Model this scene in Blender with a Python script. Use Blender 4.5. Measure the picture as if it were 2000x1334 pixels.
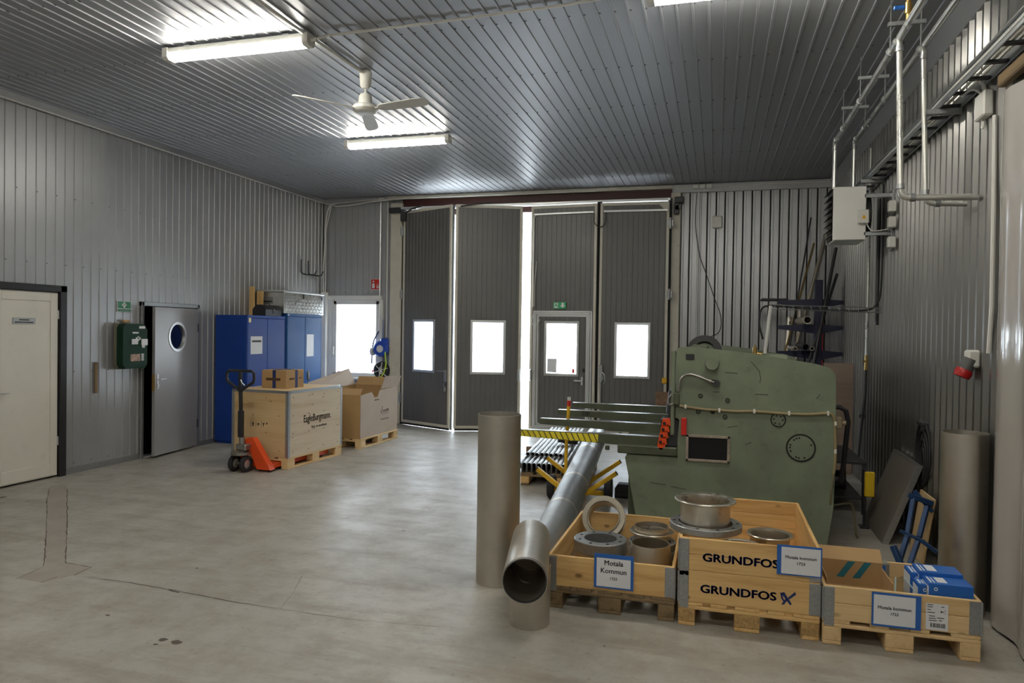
import bpy, bmesh, math, random
from mathutils import Vector, Matrix
random.seed(7)
pi = math.pi
sc = bpy.context.scene
for o in list(bpy.data.objects): bpy.data.objects.remove(o, do_unlink=True)
COL = sc.collection

# ---------------------------------------------------------------- camera
FPX, YAW, PITCH, ROLL, CAMH = 1397.085, 0.2784, -0.0149, 0.0152, 1.7731
L, R, D, H = 7.342, 1.726, 12.313, 4.25          # left wall x=-L, right wall x=R, far wall y=D, ceiling z=H
YB = -4.0                                        # wall behind the camera
def cam_axes():
    cy, sy = math.cos(YAW), math.sin(YAW)
    f0 = Vector((-sy, cy, 0)); r0 = Vector((cy, sy, 0)); u0 = Vector((0, 0, 1))
    f = f0*math.cos(PITCH)+u0*math.sin(PITCH); u = -f0*math.sin(PITCH)+u0*math.cos(PITCH)
    r = r0*math.cos(ROLL)+u*math.sin(ROLL); u2 = -r0*math.sin(ROLL)+u*math.cos(ROLL)
    return r, u2, f
CR, CU, CF = cam_axes()
cam = bpy.data.objects.new('camera', bpy.data.cameras.new('camera'))
COL.objects.link(cam)
cam.data.sensor_fit = 'HORIZONTAL'; cam.data.sensor_width = 36.0
cam.data.lens = FPX/2000*36
cam.data.clip_start = .05; cam.data.clip_end = 400
cam.matrix_world = Matrix(((CR.x, CU.x, -CF.x, 0), (CR.y, CU.y, -CF.y, 0), (CR.z, CU.z, -CF.z, CAMH), (0, 0, 0, 1)))
sc.camera = cam
def P(x, y, ax, val):
    """photo pixel -> point where its ray meets the plane (axis ax = val)"""
    d = CR*((x-1000)/FPX)+CU*((667-y)/FPX)+CF
    o = Vector((0, 0, CAMH)); t = (val-o[ax])/d[ax]
    return o+d*t

# ---------------------------------------------------------------- world, exposure
SKY = 10.0
LAMP = 34.0
w = bpy.data.worlds.new('world'); sc.world = w; w.use_nodes = True
bg = w.node_tree.nodes['Background']
bg.inputs[0].default_value = (0.80, 0.90, 1.0, 1); bg.inputs[1].default_value = SKY
vs = sc.view_settings
vs.view_transform = 'Standard'; vs.look = 'None'; vs.gamma = 1.0; vs.use_curve_mapping = False
vs.exposure = 0.95
def portal(x, y, z, sx, sz):
    l = bpy.data.lights.new('daylight_portal', 'AREA'); l.shape = 'RECTANGLE'; l.size = sx; l.size_y = sz
    l.cycles.is_portal = True
    o = bpy.data.objects.new('daylight_portal', l); COL.objects.link(o)
    o.location = (x, y, z); o.rotation_euler = (-pi/2, 0, 0)      # emits toward -Y
for px, pz, sx, sz in ((-6.65, 1.6, 1.0, 1.45), (-5.07, 1.48, .6, 1.0), (-3.93, 1.48, .65, 1.0), (-2.6, 1.48, .65, 1.0), (-1.37, 1.48, .62, 1.0), (-3.23, 2.0, .2, 4.0), (-4.45, 2.0, .15, 4.0)):
    portal(px, D+.35, pz, sx, sz)

# ---------------------------------------------------------------- mesh helpers
class MB:
    def __init__(s): s.v = []; s.f = []
    def add(s, vs_, fs, M=None):
        n = len(s.v)
        s.v += [tuple(M @ Vector(p)) for p in vs_] if M is not None else [tuple(p) for p in vs_]
        s.f += [tuple(i+n for i in f) for f in fs]
        return s
    def box(s, x0, x1, y0, y1, z0, z1, bev=0., M=None):
        if x0 > x1: x0, x1 = x1, x0
        if y0 > y1: y0, y1 = y1, y0
        if z0 > z1: z0, z1 = z1, z0
        if bev <= 0:
            v = [(x, y, z) for x in (x0, x1) for y in (y0, y1) for z in (z0, z1)]
            f = [(0, 1, 3, 2), (4, 6, 7, 5), (0, 4, 5, 1), (2, 3, 7, 6), (0, 2, 6, 4), (1, 5, 7, 3)]
            return s.add(v, f, M)
        b = min(bev, (x1-x0)*.45, (y1-y0)*.45, (z1-z0)*.45)
        v = []; ix = {}
        for a in (0, 1):
            for c in (0, 1):
                for e in (0, 1):
                    X = (x0, x1)[a]; Y = (y0, y1)[c]; Z = (z0, z1)[e]
                    xi = X+(b if a == 0 else -b); yi = Y+(b if c == 0 else -b); zi = Z+(b if e == 0 else -b)
                    for k, p in enumerate(((X, yi, zi), (xi, Y, zi), (xi, yi, Z))):
                        ix[a, c, e, k] = len(v); v.append(p)
        g = lambda a, c, e, k: ix[a, c, e, k]
        f = []
        for a in (0, 1):
            q = [g(a, 0, 0, 0), g(a, 1, 0, 0), g(a, 1, 1, 0), g(a, 0, 1, 0)]; f.append(q if a else q[::-1])
            q = [g(0, a, 0, 1), g(0, a, 1, 1), g(1, a, 1, 1), g(1, a, 0, 1)]; f.append(q if a else q[::-1])
            q = [g(0, 0, a, 2), g(1, 0, a, 2), g(1, 1, a, 2), g(0, 1, a, 2)]; f.append(q if a else q[::-1])
        for a in (0, 1):
            for c in (0, 1):
                q = [g(a, c, 0, 0), g(a, c, 1, 0), g(a, c, 1, 1), g(a, c, 0, 1)]; f.append(q if (a ^ c) else q[::-1])
                q = [g(a, 0, c, 0), g(a, 1, c, 0), g(a, 1, c, 2), g(a, 0, c, 2)]; f.append(q[::-1] if (a ^ c) else q)
                q = [g(0, a, c, 1), g(1, a, c, 1), g(1, a, c, 2), g(0, a, c, 2)]; f.append(q if (a ^ c) else q[::-1])
        for a in (0, 1):
            for c in (0, 1):
                for e in (0, 1):
                    q = [g(a, c, e, 0), g(a, c, e, 1), g(a, c, e, 2)]; f.append(q if (a+c+e) % 2 else q[::-1])
        return s.add(v, f, M)
    def lathe(s, prof, n=24, M=None, closed=False, a0=0., a1=2*pi):
        """prof: list of (r,z) turned about local z"""
        full = abs(a1-a0-2*pi) < 1e-6; m = len(prof); cnt = n if full else n+1
        v = [(r*math.cos(a0+(a1-a0)*i/n), r*math.sin(a0+(a1-a0)*i/n), z) for i in range(cnt) for r, z in prof]
        f = []
        for i in range(n):
            j = (i+1) % cnt
            for k in range(m if closed else m-1):
                k2 = (k+1) % m
                f.append((i*m+k, j*m+k, j*m+k2, i*m+k2))
        return s.add(v, f, M)
    def cyl(s, p0, p1, r, n=14, r2=None):
        p0 = Vector(p0); p1 = Vector(p1); d = p1-p0; h = d.length
        M = Matrix.Translation(p0) @ d.to_track_quat('Z', 'Y').to_matrix().to_4x4()
        r2 = r if r2 is None else r2
        return s.lathe([(0.00001, 0), (r, 0), (r2, h), (0.00001, h)], n, M)
    def pipe(s, p0, p1, ro, ri, n=28):
        p0 = Vector(p0); p1 = Vector(p1); d = p1-p0; h = d.length
        M = Matrix.Translation(p0) @ d.to_track_quat('Z', 'Y').to_matrix().to_4x4()
        return s.lathe([(ri, 0), (ro, 0), (ro, h), (ri, h)], n, M, closed=True)
    def tube(s, pts, r, n=8, closed=False, radii=None):
        pts = [Vector(p) for p in pts]; m = len(pts); rings = []
        up = None
        for i, p in enumerate(pts):
            if closed: t = (pts[(i+1) % m]-pts[i-1])
            else: t = pts[min(i+1, m-1)]-pts[max(i-1, 0)]
            t = t.normalized()
            if up is None:
                up = Vector((0, 0, 1)) if abs(t.z) < .9 else Vector((1, 0, 0))
            a = t.cross(up)
            if a.length < 1e-5: a = t.orthogonal()
            a.normalize(); b = t.cross(a).normalized(); up = -b if b.dot(up) < 0 else b
            b = up; a = t.cross(b).normalized()
            rr = radii[i] if radii else r
            rings.append([p+a*rr*math.cos(2*pi*k/n)+b*rr*math.sin(2*pi*k/n) for k in range(n)])
        v = [q for rg in rings for q in rg]; f = []
        for i in range(m if closed else m-1):
            j = (i+1) % m
            for k in range(n):
                k2 = (k+1) % n
                f.append((i*n+k, i*n+k2, j*n+k2, j*n+k))
        if not closed:
            f.append(tuple(range(n))[::-1]); f.append(tuple((m-1)*n+k for k in range(n)))
        return s.add(v, f)
    def prism(s, poly, ax, a0, a1, M=None):
        """poly in the two other axes (in x,y,z order), extruded along ax"""
        n = len(poly)
        def mk(p, a):
            q = list(p); q.insert(ax, a); return tuple(q)
        v = [mk(p, a0) for p in poly]+[mk(p, a1) for p in poly]
        f = [tuple(range(n))[::-1], tuple(range(n, 2*n))]+[(i, (i+1) % n, n+(i+1) % n, n+i) for i in range(n)]
        return s.add(v, f, M)
    def mesh(s, name, mat):
        me = bpy.data.meshes.new(name); me.from_pydata(s.v, [], s.f)
        bm = bmesh.new(); bm.from_mesh(me); bmesh.ops.recalc_face_normals(bm, faces=bm.faces); bm.to_mesh(me); bm.free()
        me.polygons.foreach_set('use_smooth', [True]*len(me.polygons))
        me.set_sharp_from_angle(angle=math.radians(32))
        if mat is not None: me.materials.append(mat)
        return me
    def build(s, name, mat, parent=None, loc=None, rot=None):
        o = bpy.data.objects.new(name, s.mesh(name, mat)); COL.objects.link(o)
        if parent is not None: o.parent = parent
        if loc is not None: o.location = loc
        if rot is not None: o.rotation_euler = rot
        return o
def inst(name, me, parent=None, loc=(0, 0, 0), rot=(0, 0, 0)):
    o = bpy.data.objects.new(name, me); COL.objects.link(o); o.parent = parent; o.location = loc; o.rotation_euler = rot
    return o
def tag(o, label, cat, group=None):
    o['label'] = label; o['category'] = cat
    if group: o['group'] = group
    return o
def thing(name, label, cat, loc=(0, 0, 0), rz=0., group=None):
    o = bpy.data.objects.new(name, None); COL.objects.link(o); o.empty_display_size = .1
    o.location = loc; o.rotation_euler = (0, 0, rz)
    return tag(o, label, cat, group)
def struct(o): o['kind'] = 'structure'; return o
def stuff(o): o['kind'] = 'stuff'; return o
def lab(o, t): o['label'] = t; return o
RX90 = Matrix.Rotation(pi/2, 4, 'X'); RZ90 = Matrix.Rotation(pi/2, 4, 'Z')
FACE = {'-y': RX90, '+x': RZ90 @ RX90, '-x': Matrix.Rotation(-pi/2, 4, 'Z') @ RX90, '+z': Matrix.Identity(4)}
def text(name, st, size, loc, face, mat, parent, bold=0., sx=1., align='CENTER', shear=0., spin=0.):
    cu = bpy.data.curves.new(name, 'FONT'); cu.body = st; cu.size = size; cu.align_x = align; cu.align_y = 'CENTER'
    cu.extrude = .0006; cu.shear = shear; cu.resolution_u = 3
    t = bpy.data.objects.new(name, cu); COL.objects.link(t)
    dg = bpy.context.evaluated_depsgraph_get(); me = bpy.data.meshes.new_from_object(t.evaluated_get(dg))
    bpy.data.objects.remove(t, do_unlink=True); bpy.data.curves.remove(cu)
    M = Matrix.Translation(loc) @ FACE[face] @ Matrix.Rotation(spin, 4, 'Z') @ Matrix.Diagonal((sx, 1, 1, 1))
    if bold:
        src = [tuple(v.co) for v in me.vertices]; fs = [tuple(p.vertices) for p in me.polygons]; mb = MB()
        for dx, dy in ((-1, 0), (0, 0), (1, 0), (0, .7), (0, -.7)): mb.add([(x+dx*bold*size, y+dy*bold*size, z) for x, y, z in src], fs)
        bpy.data.meshes.remove(me); me = bpy.data.meshes.new(name); me.from_pydata(mb.v, [], mb.f)
    me.transform(M); me.materials.clear(); me.materials.append(mat); me.name = name
    o = bpy.data.objects.new(name, me); COL.objects.link(o); o.parent = parent
    return o
def arc(c, r, a0, a1, n, ax='xz'):
    out = []
    for i in range(n+1):
        a = a0+(a1-a0)*i/n; u = r*math.cos(a); v = r*math.sin(a)
        if ax == 'xz': out.append((c[0]+u, c[1], c[2]+v))
        elif ax == 'yz': out.append((c[0], c[1]+u, c[2]+v))
        else: out.append((c[0]+u, c[1]+v, c[2]))
    return out
def bez(p, n=12):
    """smooth curve through points (Catmull-Rom)"""
    p = [Vector(q) for q in p]; q = [p[0]*2-p[1]]+p+[p[-1]*2-p[-2]]; out = []
    for i in range(1, len(q)-2):
        for k in range(n):
            t = k/n; a, b, c, d = q[i-1], q[i], q[i+1], q[i+2]
            out.append(.5*((2*b)+(c-a)*t+(2*a-5*b+4*c-d)*t*t+(3*b-a-3*c+d)*t**3))
    out.append(p[-1]); return out

# ---------------------------------------------------------------- materials
def srgb(r, g, b):
    f = lambda c: (c/255/12.92) if c/255 <= .04045 else ((c/255+.055)/1.055)**2.4
    return (f(r), f(g), f(b))
class NT:
    def __init__(s, name):
        s.m = bpy.data.materials.new(name); s.m.use_nodes = True; s.t = s.m.node_tree
        s.b = s.t.nodes['Principled BSDF']
    def n(s, typ, **kw):
        x = s.t.nodes.new(typ)
        for k, v in kw.items():
            if k.startswith('i_'): x.inputs[k[2:].replace('_', ' ')].default_value = v
            else: setattr(x, k, v)
        return x
    def l(s, a, b): s.t.links.new(a, b)
    def coord(s, scale=(1, 1, 1), rnd=True):
        tc = s.n('ShaderNodeTexCoord'); mp = s.n('ShaderNodeMapping'); mp.inputs['Scale'].default_value = scale
        s.l(tc.outputs['Object'], mp.inputs['Vector'])
        if not rnd: return mp.outputs[0]
        oi = s.n('ShaderNodeObjectInfo'); mu = s.n('ShaderNodeVectorMath', operation='SCALE')
        mu.inputs[0].default_value = (17.3, 9.1, 23.7); s.l(oi.outputs['Random'], mu.inputs['Scale'])
        ad = s.n('ShaderNodeVectorMath', operation='ADD'); s.l(mp.outputs[0], ad.inputs[0]); s.l(mu.outputs[0], ad.inputs[1])
        return ad.outputs[0]
    def noise(s, vec, scale, detail=4, rough=.55):
        x = s.n('ShaderNodeTexNoise'); x.inputs['Scale'].default_value = scale; x.inputs['Detail'].default_value = detail; x.inputs['Roughness'].default_value = rough
        s.l(vec, x.inputs['Vector']); return x.outputs['Fac']
    def ramp(s, fac, stops):
        r = s.n('ShaderNodeValToRGB'); e = r.color_ramp.elements
        while len(e) < len(stops): e.new(.5)
        for k, (p, c) in enumerate(stops): e[k].position = p; e[k].color = (*c, 1) if len(c) == 3 else c
        s.l(fac, r.inputs['Fac']); return r.outputs['Color']
    def mix(s, fac, a, b, mode='MIX'):
        m = s.n('ShaderNodeMix', data_type='RGBA', blend_type=mode)
        for sock, val in ((m.inputs[0], fac), (m.inputs[6], a), (m.inputs[7], b)):
            if hasattr(val, 'is_linked') or hasattr(val, 'links'): s.l(val, sock)
            elif isinstance(val, (int, float)): sock.default_value = val
            else: sock.default_value = (*val, 1)
        return m.outputs[2]
    def bump(s, h, strength, dist=.01):
        b = s.n('ShaderNodeBump'); b.inputs['Strength'].default_value = strength; b.inputs['Distance'].default_value = dist
        s.l(h, b.inputs['Height']); s.l(b.outputs[0], s.b.inputs['Normal'])
def mul(c, k): return tuple(min(1, x*k) for x in c)
def M_(name, c, rough=.5, metal=0., var=.08, scale=6., bump=0., bscale=80., spec=.5, coat=0., dirt=0., dirtc=(.05, .04, .03), rvar=.06, stretch=(1, 1, 1)):
    t = NT(name); v = t.coord(stretch)
    f = t.noise(v, scale)
    col = t.ramp(f, [(.3, mul(c, 1-var)), (.7, mul(c, 1+var))])
    if dirt > 0:
        f2 = t.noise(v, scale*2.7, 8, .7)
        k = t.ramp(f2, [(.55, (0, 0, 0)), (.78, (dirt,)*3)])
        col = t.mix(k, col, dirtc)
    t.l(col, t.b.inputs['Base Color'])
    r = t.ramp(f, [(.2, (rough-rvar,)*3), (.8, (rough+rvar,)*3)]); t.l(r, t.b.inputs['Roughness'])
    t.b.inputs['Metallic'].default_value = metal
    t.b.inputs['Specular IOR Level'].default_value = spec
    if coat: t.b.inputs['Coat Weight'].default_value = coat; t.b.inputs['Coat Roughness'].default_value = .1
    if bump: t.bump(t.noise(v, bscale, 3), bump, .004)
    return t.m
def wood(name, light, dark, axis, rough=.6, ring=9., knots=.5, gloss=.4):
    t = NT(name); sc_ = [ring, ring, ring]; sc_[axis] = ring*.07
    v = t.coord(tuple(sc_))
    f = t.noise(v, 1.6, 6, .6); fine = t.noise(v, 9., 3, .6)
    col = t.ramp(f, [(.28, dark), (.5, light), (.72, mul(light, 1.08))])
    col = t.mix(t.ramp(fine, [(.45, (0, 0, 0)), (.8, (.35,)*3)]), col, dark)
    if knots:
        kv = [7., 7., 7.]; kv[axis] = 4.
        v2 = t.coord(tuple(kv)); vo = t.n('ShaderNodeTexVoronoi'); vo.inputs['Scale'].default_value = 1.; t.l(v2, vo.inputs['Vector'])
        k = t.ramp(vo.outputs['Distance'], [(.06, (knots,)*3), (.13, (0, 0, 0))])
        col = t.mix(k, col, mul(dark, .35))
    t.l(col, t.b.inputs['Base Color']); t.b.inputs['Roughness'].default_value = rough; t.b.inputs['Specular IOR Level'].default_value = gloss
    t.bump(f, .15, .003)
    return t.m
def galv(name, c=(.52, .54, .56), rough=.36):
    t = NT(name); v = t.coord()
    vo = t.n('ShaderNodeTexVoronoi'); vo.inputs['Scale'].default_value = 120; t.l(v, vo.inputs['Vector'])
    hsv = t.n('ShaderNodeSeparateColor'); t.l(vo.outputs['Color'], hsv.inputs[0])
    col = t.ramp(hsv.outputs[0], [(0, mul(c, .88)), (1, mul(c, 1.1))])
    t.l(col, t.b.inputs['Base Color']); t.b.inputs['Metallic'].default_value = .85
    r = t.ramp(hsv.outputs[1], [(0, (rough-.04,)*3), (1, (rough+.05,)*3)]); t.l(r, t.b.inputs['Roughness'])
    return t.m
def stainless(name, c=(.50, .47, .42), rough=.3, stretch=(1, 1, 14), smear=.18, blot=.2):
    t = NT(name); v = t.coord(stretch); f = t.noise(v, 3., 6, .65); v2 = t.coord((1, 1, 1)); g = t.noise(v2, 5., 7, .7)
    col = t.ramp(f, [(.3, mul(c, 1-smear)), (.7, mul(c, 1+smear*.6))])
    col = t.mix(t.ramp(g, [(.52, (0, 0, 0)), (.75, (blot,)*3)]), col, mul(c, .55))
    t.l(col, t.b.inputs['Base Color']); t.b.inputs['Metallic'].default_value = 1.
    r = t.ramp(g, [(.25, (rough-.08,)*3), (.75, (rough+.14,)*3)]); t.l(r, t.b.inputs['Roughness'])
    return t.m
def emit(name, c, s):
    t = NT(name); t.b.inputs['Base Color'].default_value = (.9, .9, .88, 1)
    t.b.inputs['Emission Color'].default_value = (*c, 1); t.b.inputs['Emission Strength'].default_value = s
    return t.m
def glass(name, tint=(1, 1, 1), refl=.06, rough=0.):
    t = NT(name); t.t.nodes.remove(t.b); out = [n for n in t.t.nodes if n.type == 'OUTPUT_MATERIAL'][0]
    tr = t.n('ShaderNodeBsdfTransparent'); tr.inputs[0].default_value = (*tint, 1)
    gl = t.n('ShaderNodeBsdfGlossy'); gl.inputs['Roughness'].default_value = rough
    mx = t.n('ShaderNodeMixShader'); mx.inputs[0].default_value = refl
    t.l(tr.outputs[0], mx.inputs[1]); t.l(gl.outputs[0], mx.inputs[2]); t.l(mx.outputs[0], out.inputs[0])
    return t.m
def floor_mat():
    t = NT('polished_concrete'); v = t.coord((1, 1, 1), False)
    a = t.noise(v, .55, 6, .6); b = t.noise(v, 3.2, 8, .7); c = t.noise(v, 24, 4, .6)
    v3 = t.coord((.5, 2.4, 1), False); sm = t.noise(v3, 1.6, 7, .7)
    col = t.ramp(a, [(.3, (.315, .30, .265)), (.7, (.41, .395, .35))])
    col = t.mix(t.ramp(b, [(.42, (0, 0, 0)), (.68, (.75,)*3)]), col, (.25, .22, .175))
    col = t.mix(t.ramp(sm, [(.5, (0, 0, 0)), (.68, (.7,)*3)]), col, (.22, .19, .15))
    col = t.mix(t.ramp(c, [(.6, (0, 0, 0)), (.72, (.5,)*3)]), col, (.15, .13, .105))
    vo = t.n('ShaderNodeTexVoronoi'); vo.inputs['Scale'].default_value = 1.3; t.l(v, vo.inputs['Vector'])
    col = t.mix(t.ramp(vo.outputs['Distance'], [(.018, (.65,)*3), (.035, (0, 0, 0))]), col, (.07, .055, .045))
    t.l(col, t.b.inputs['Base Color'])
    r = t.ramp(b, [(.3, (.36,)*3), (.75, (.54,)*3)]); t.l(r, t.b.inputs['Roughness'])
    t.b.inputs['Specular IOR Level'].default_value = .55
    t.bump(b, .05, .004)
    return t.m
def sheet_metal(name, c, rough, metal=.55, smear=.07, bmp=.02):
    t = NT(name); v = t.coord((1, 1, 1)); f = t.noise(v, 1.3, 5, .6); g = t.noise(v, 9., 6, .7)
    col = t.ramp(f, [(.3, mul(c, 1-smear)), (.7, mul(c, 1+smear))])
    col = t.mix(t.ramp(g, [(.6, (0, 0, 0)), (.9, (.12,)*3)]), col, mul(c, .6))
    t.l(col, t.b.inputs['Base Color']); t.b.inputs['Metallic'].default_value = metal
    r = t.ramp(f, [(.3, (rough-.03,)*3), (.8, (rough+.05,)*3)]); t.l(r, t.b.inputs['Roughness'])
    t.bump(t.noise(v, 1.2, 1), bmp, .01)
    return t.m
m = {}
m['floor'] = floor_mat()
m['wall'] = sheet_metal('silver_cladding', (.40, .405, .41), .40)
m['ceil'] = sheet_metal('silver_ceiling_cladding', (.33, .34, .36), .42, .32, .03)
m['wallr'] = sheet_metal('corrugated_cladding', (.34, .335, .32), .32, .9, .04, .004)
m['gate'] = M_('stucco_grey_gate_panel', (.135, .132, .126), .45, .2, .05, 3, .1, 200)
m['cream'] = M_('cream_paint', (.58, .55, .46), .42, 0, .05, 4, dirt=.25)
m['white'] = M_('white_lacquer', (.72, .71, .67), .35, 0, .03, 3)
m['doorwhite'] = M_('ivory_door_paint', (.66, .63, .55), .4, 0, .03, 3, dirt=.1)
m['plastic_w'] = M_('white_plastic', (.66, .65, .60), .4, 0, .04, 6)
m['alu'] = M_('aluminium_profile', (.62, .63, .63), .38, .7, .04, 4)
m['screw'] = M_('screw_heads', (.16, .16, .17), .4, .8)
m['blackpaint'] = M_('black_paint', (.018, .018, .02), .4, 0, .1)
m['rubber'] = M_('black_rubber', (.02, .02, .022), .7, 0, .15, 10, .1)
m['bluecab'] = M_('cobalt_cabinet_paint', (.010, .048, .27), .5, 0, .05, 3, spec=.3)
m['bluecab2'] = M_('azure_cabinet_paint', (.010, .085, .28), .5, 0, .05, 3, spec=.3)
m['pine'] = [wood('pine_grain_%s' % a, (.70, .46, .19), (.50, .27, .085), k, knots=.8) for k, a in enumerate('xyz')]
m['pale'] = [wood('pale_spruce_%s' % a, (.70, .50, .26), (.54, .33, .13), k, knots=.5) for k, a in enumerate('xyz')]
m['oldwood'] = [wood('weathered_wood_%s' % a, (.22, .15, .075), (.10, .065, .03), k) for k, a in enumerate('xyz')]
m['ply'] = wood('plywood_face', (.62, .45, .24), (.50, .31, .13), 0, ring=4, knots=.5)
m['ply_y'] = wood('plywood_face_daylit', (.66, .55, .40), (.54, .40, .24), 1, ring=4, knots=.5)  # whitened plywood: daylight on the crate's long sides put into the colour
m['chip'] = M_('pressed_chip_block', (.42, .26, .10), .75, 0, .3, 60, .3, 90)
m['card'] = M_('brown_cardboard', (.40, .25, .11), .75, 0, .06, 5)
m['cardlit'] = M_('daylit_cardboard', (.47, .38, .30), .75, 0, .06, 3)  # whitened cardboard: daylight on the box wall and flaps put into the colour
m['ink'] = M_('black_print', (.015, .015, .018), .6)
m['navy'] = M_('navy_print', (.008, .024, .13), .6)
m['galv'] = galv('galvanised_steel', (.40, .415, .425))
m['galvd'] = galv('dull_galvanised', (.36, .37, .37), .45)
m['ss'] = stainless('stainless_pipe', (.60, .56, .49), .40, (1, 1, 2), .07)
m['ssb'] = stainless('bright_stainless', (.72, .68, .60), .29, (1, 1, 3), .05)
m['ssm'] = stainless('matt_stainless', (.50, .455, .37), .46, (1, 1, 1), .06)
m['ssblue'] = stainless('grey_stainless_pipe', (.42, .43, .425), .47, (1, 1, 1), .06)
m['orange'] = M_('orange_red_paint', (.72, .075, .012), .35, 0, .05, 4, dirt=.2)
m['red'] = M_('red_paint', (.55, .02, .015), .4)
m['yellow'] = M_('yellow_paint', (.72, .42, .02), .42, 0, .06, 6, dirt=.35)
m['tapey'] = M_('yellow_tape', (.72, .60, .03), .45)
m['green'] = M_('machine_green', (.17, .20, .135), .42, 0, .16, 3.2, .05, 40, dirt=.5, dirtc=(.06, .06, .03))
m['greend'] = M_('machine_green_worn', (.072, .083, .05), .45, 0, .2, 6, dirt=.7, dirtc=(.04, .035, .025))
m['worn'] = M_('worn_bare_steel', (.35, .34, .32), .35, .9, .15, 12)
m['rust'] = M_('rusty_steel', (.20, .12, .07), .7, .2, .4, 14, .2)
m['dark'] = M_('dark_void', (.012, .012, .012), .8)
m['darksteel'] = M_('dark_steel', (.06, .06, .065), .45, .6, .1)
m['brass'] = M_('brass', (.45, .30, .10), .35, .9)
m['fag'] = M_('first_aid_green', (.003, .03, .014), .5, 0, .1, spec=.25)
m['signg'] = M_('sign_green', (.02, .19, .085), .4)
m['signlit'] = M_('exit_green', (.03, .42, .16), .4)
m['signw'] = M_('sign_white', (.74, .75, .74), .45, 0, .02)
m['paper'] = M_('paper', (.70, .71, .73), .6, 0, .03)
m['bluecard'] = M_('blue_card_frame', (.022, .12, .42), .45)
m['bluebox'] = M_('blue_carton', (.015, .12, .46), .4, 0, .05)
m['bluesteel'] = M_('blue_steel_frame', (.012, .045, .13), .4, .2, .2, 6, dirt=.4)
m['bluerack'] = M_('rack_blue', (.004, .007, .04), .45)
m['bluelabel'] = M_('reel_blue', (.02, .07, .42), .35)
m['lime'] = M_('lime_hose', (.55, .75, .05), .45)
m['teal'] = M_('teal_stripe', (.02, .16, .20), .6)
m['glass'] = glass('window_glass')
m['film'] = glass('clear_plastic_bag', (.93, .95, .95), .12, .08)
m['lamp'] = emit('fluorescent_diffuser', (1., .96, .86), LAMP)
m['dbeam'] = M_('oxide_red_beam', (.055, .012, .009), .5)
m['pinkboard'] = wood('pinkish_board', (.30, .22, .17), (.22, .15, .11), 0, ring=3, knots=0)
m['pvc'] = M_('clear_grey_pvc_sheet', (.44, .41, .38), .14, 0, .05, 2, coat=.6)
m['crack'] = M_('floor_crack', (.085, .07, .055), .8)
m['patch'] = M_('mortar_patch', (.31, .275, .24), .5, 0, .12, 5, dirt=.3)
m['outside'] = M_('outdoor_concrete', (.55, .54, .52), .8)

# ================================================================ STRUCTURE
floor = struct(MB().box(-L-.1, R+.1, YB-.1, D+.02, -.2, 0).build('floor', m['floor']))
# repaired trench, cracks and spots in the concrete (thin fills set flush in the slab)
def fpoly(name, pix, mat, z=.0012):
    pts = [P(x, y, 2, z) for x, y in pix]
    mb = MB(); n = len(pts); mb.add([(p.x, p.y, z) for p in pts], [tuple(range(n))])
    return mb.build(name, mat, floor)
fpoly('mortar_patch', [(90, 1105), (88, 1040), (94, 968), (97, 948), (131, 948), (131, 1010), (131, 1060), (128, 1100), (180, 1108), (150, 1122), (82, 1138), (35, 1130)], m['patch'])
def crack(pix, wd=.008):
    wd *= .6
    pts = [P(x, y, 2, .0) for x, y in pix]; mb = MB()
    out = []
    for a, b in zip(pts[:-1], pts[1:]):
        k = max(2, int((b-a).length/.06))
        for i in range(k):
            out.append(a.lerp(b, i/k)+Vector((random.uniform(-.0035, .0035), random.uniform(-.0035, .0035), 0)))
    out.append(pts[-1]); v = []
    for i, p in enumerate(out):
        t = (out[min(i+1, len(out)-1)]-out[max(i-1, 0)]).normalized(); nrm = Vector((-t.y, t.x, 0))*wd*random.uniform(.25, 1.)
        v += [(p.x+nrm.x, p.y+nrm.y, .002), (p.x-nrm.x, p.y-nrm.y, .002)]
    mb.add(v, [(2*i, 2*i+1, 2*i+3, 2*i+2) for i in range(len(out)-1)])
    return mb.build('floor_crack', m['crack'], floor)
crack([(32, 1131), (86, 1107), (90, 1050), (92, 975), (96, 955)], .009)
crack([(131, 955), (131, 1020), (128, 1100), (180, 1108), (145, 1124)], .009)
crack([(80, 1138), (112, 1127)], .01); crack([(94, 1015), (131, 1010)], .006)
crack([(160, 1126), (240, 1136), (340, 1153), (470, 1178), (548, 1190)], .007); crack([(330, 1152), (350, 1158)], .014)
crack([(548, 1190), (575, 1155), (590, 1125)], .004); crack([(548, 1190), (700, 1212), (860, 1225)], .004)
for x, y, s_ in ((0, 972, .05), (8, 971, .04), (210, 1202, .025), (344, 1255, .05), (318, 1250, .04), (304, 1259, .02), (385, 1110, .02), (1180, 1262, .012)):
    c = P(x, y, 2, 0); mb = MB(); s_ *= .55
    mb.add([(c.x+s_*math.cos(a)*1.4*random.uniform(.7, 1.2), c.y+s_*math.sin(a)*random.uniform(.6, 1.1), .0015) for a in [i*pi/5 for i in range(10)]], [tuple(range(10))])
    mb.build('floor_stain', m['crack'], floor)

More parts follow.
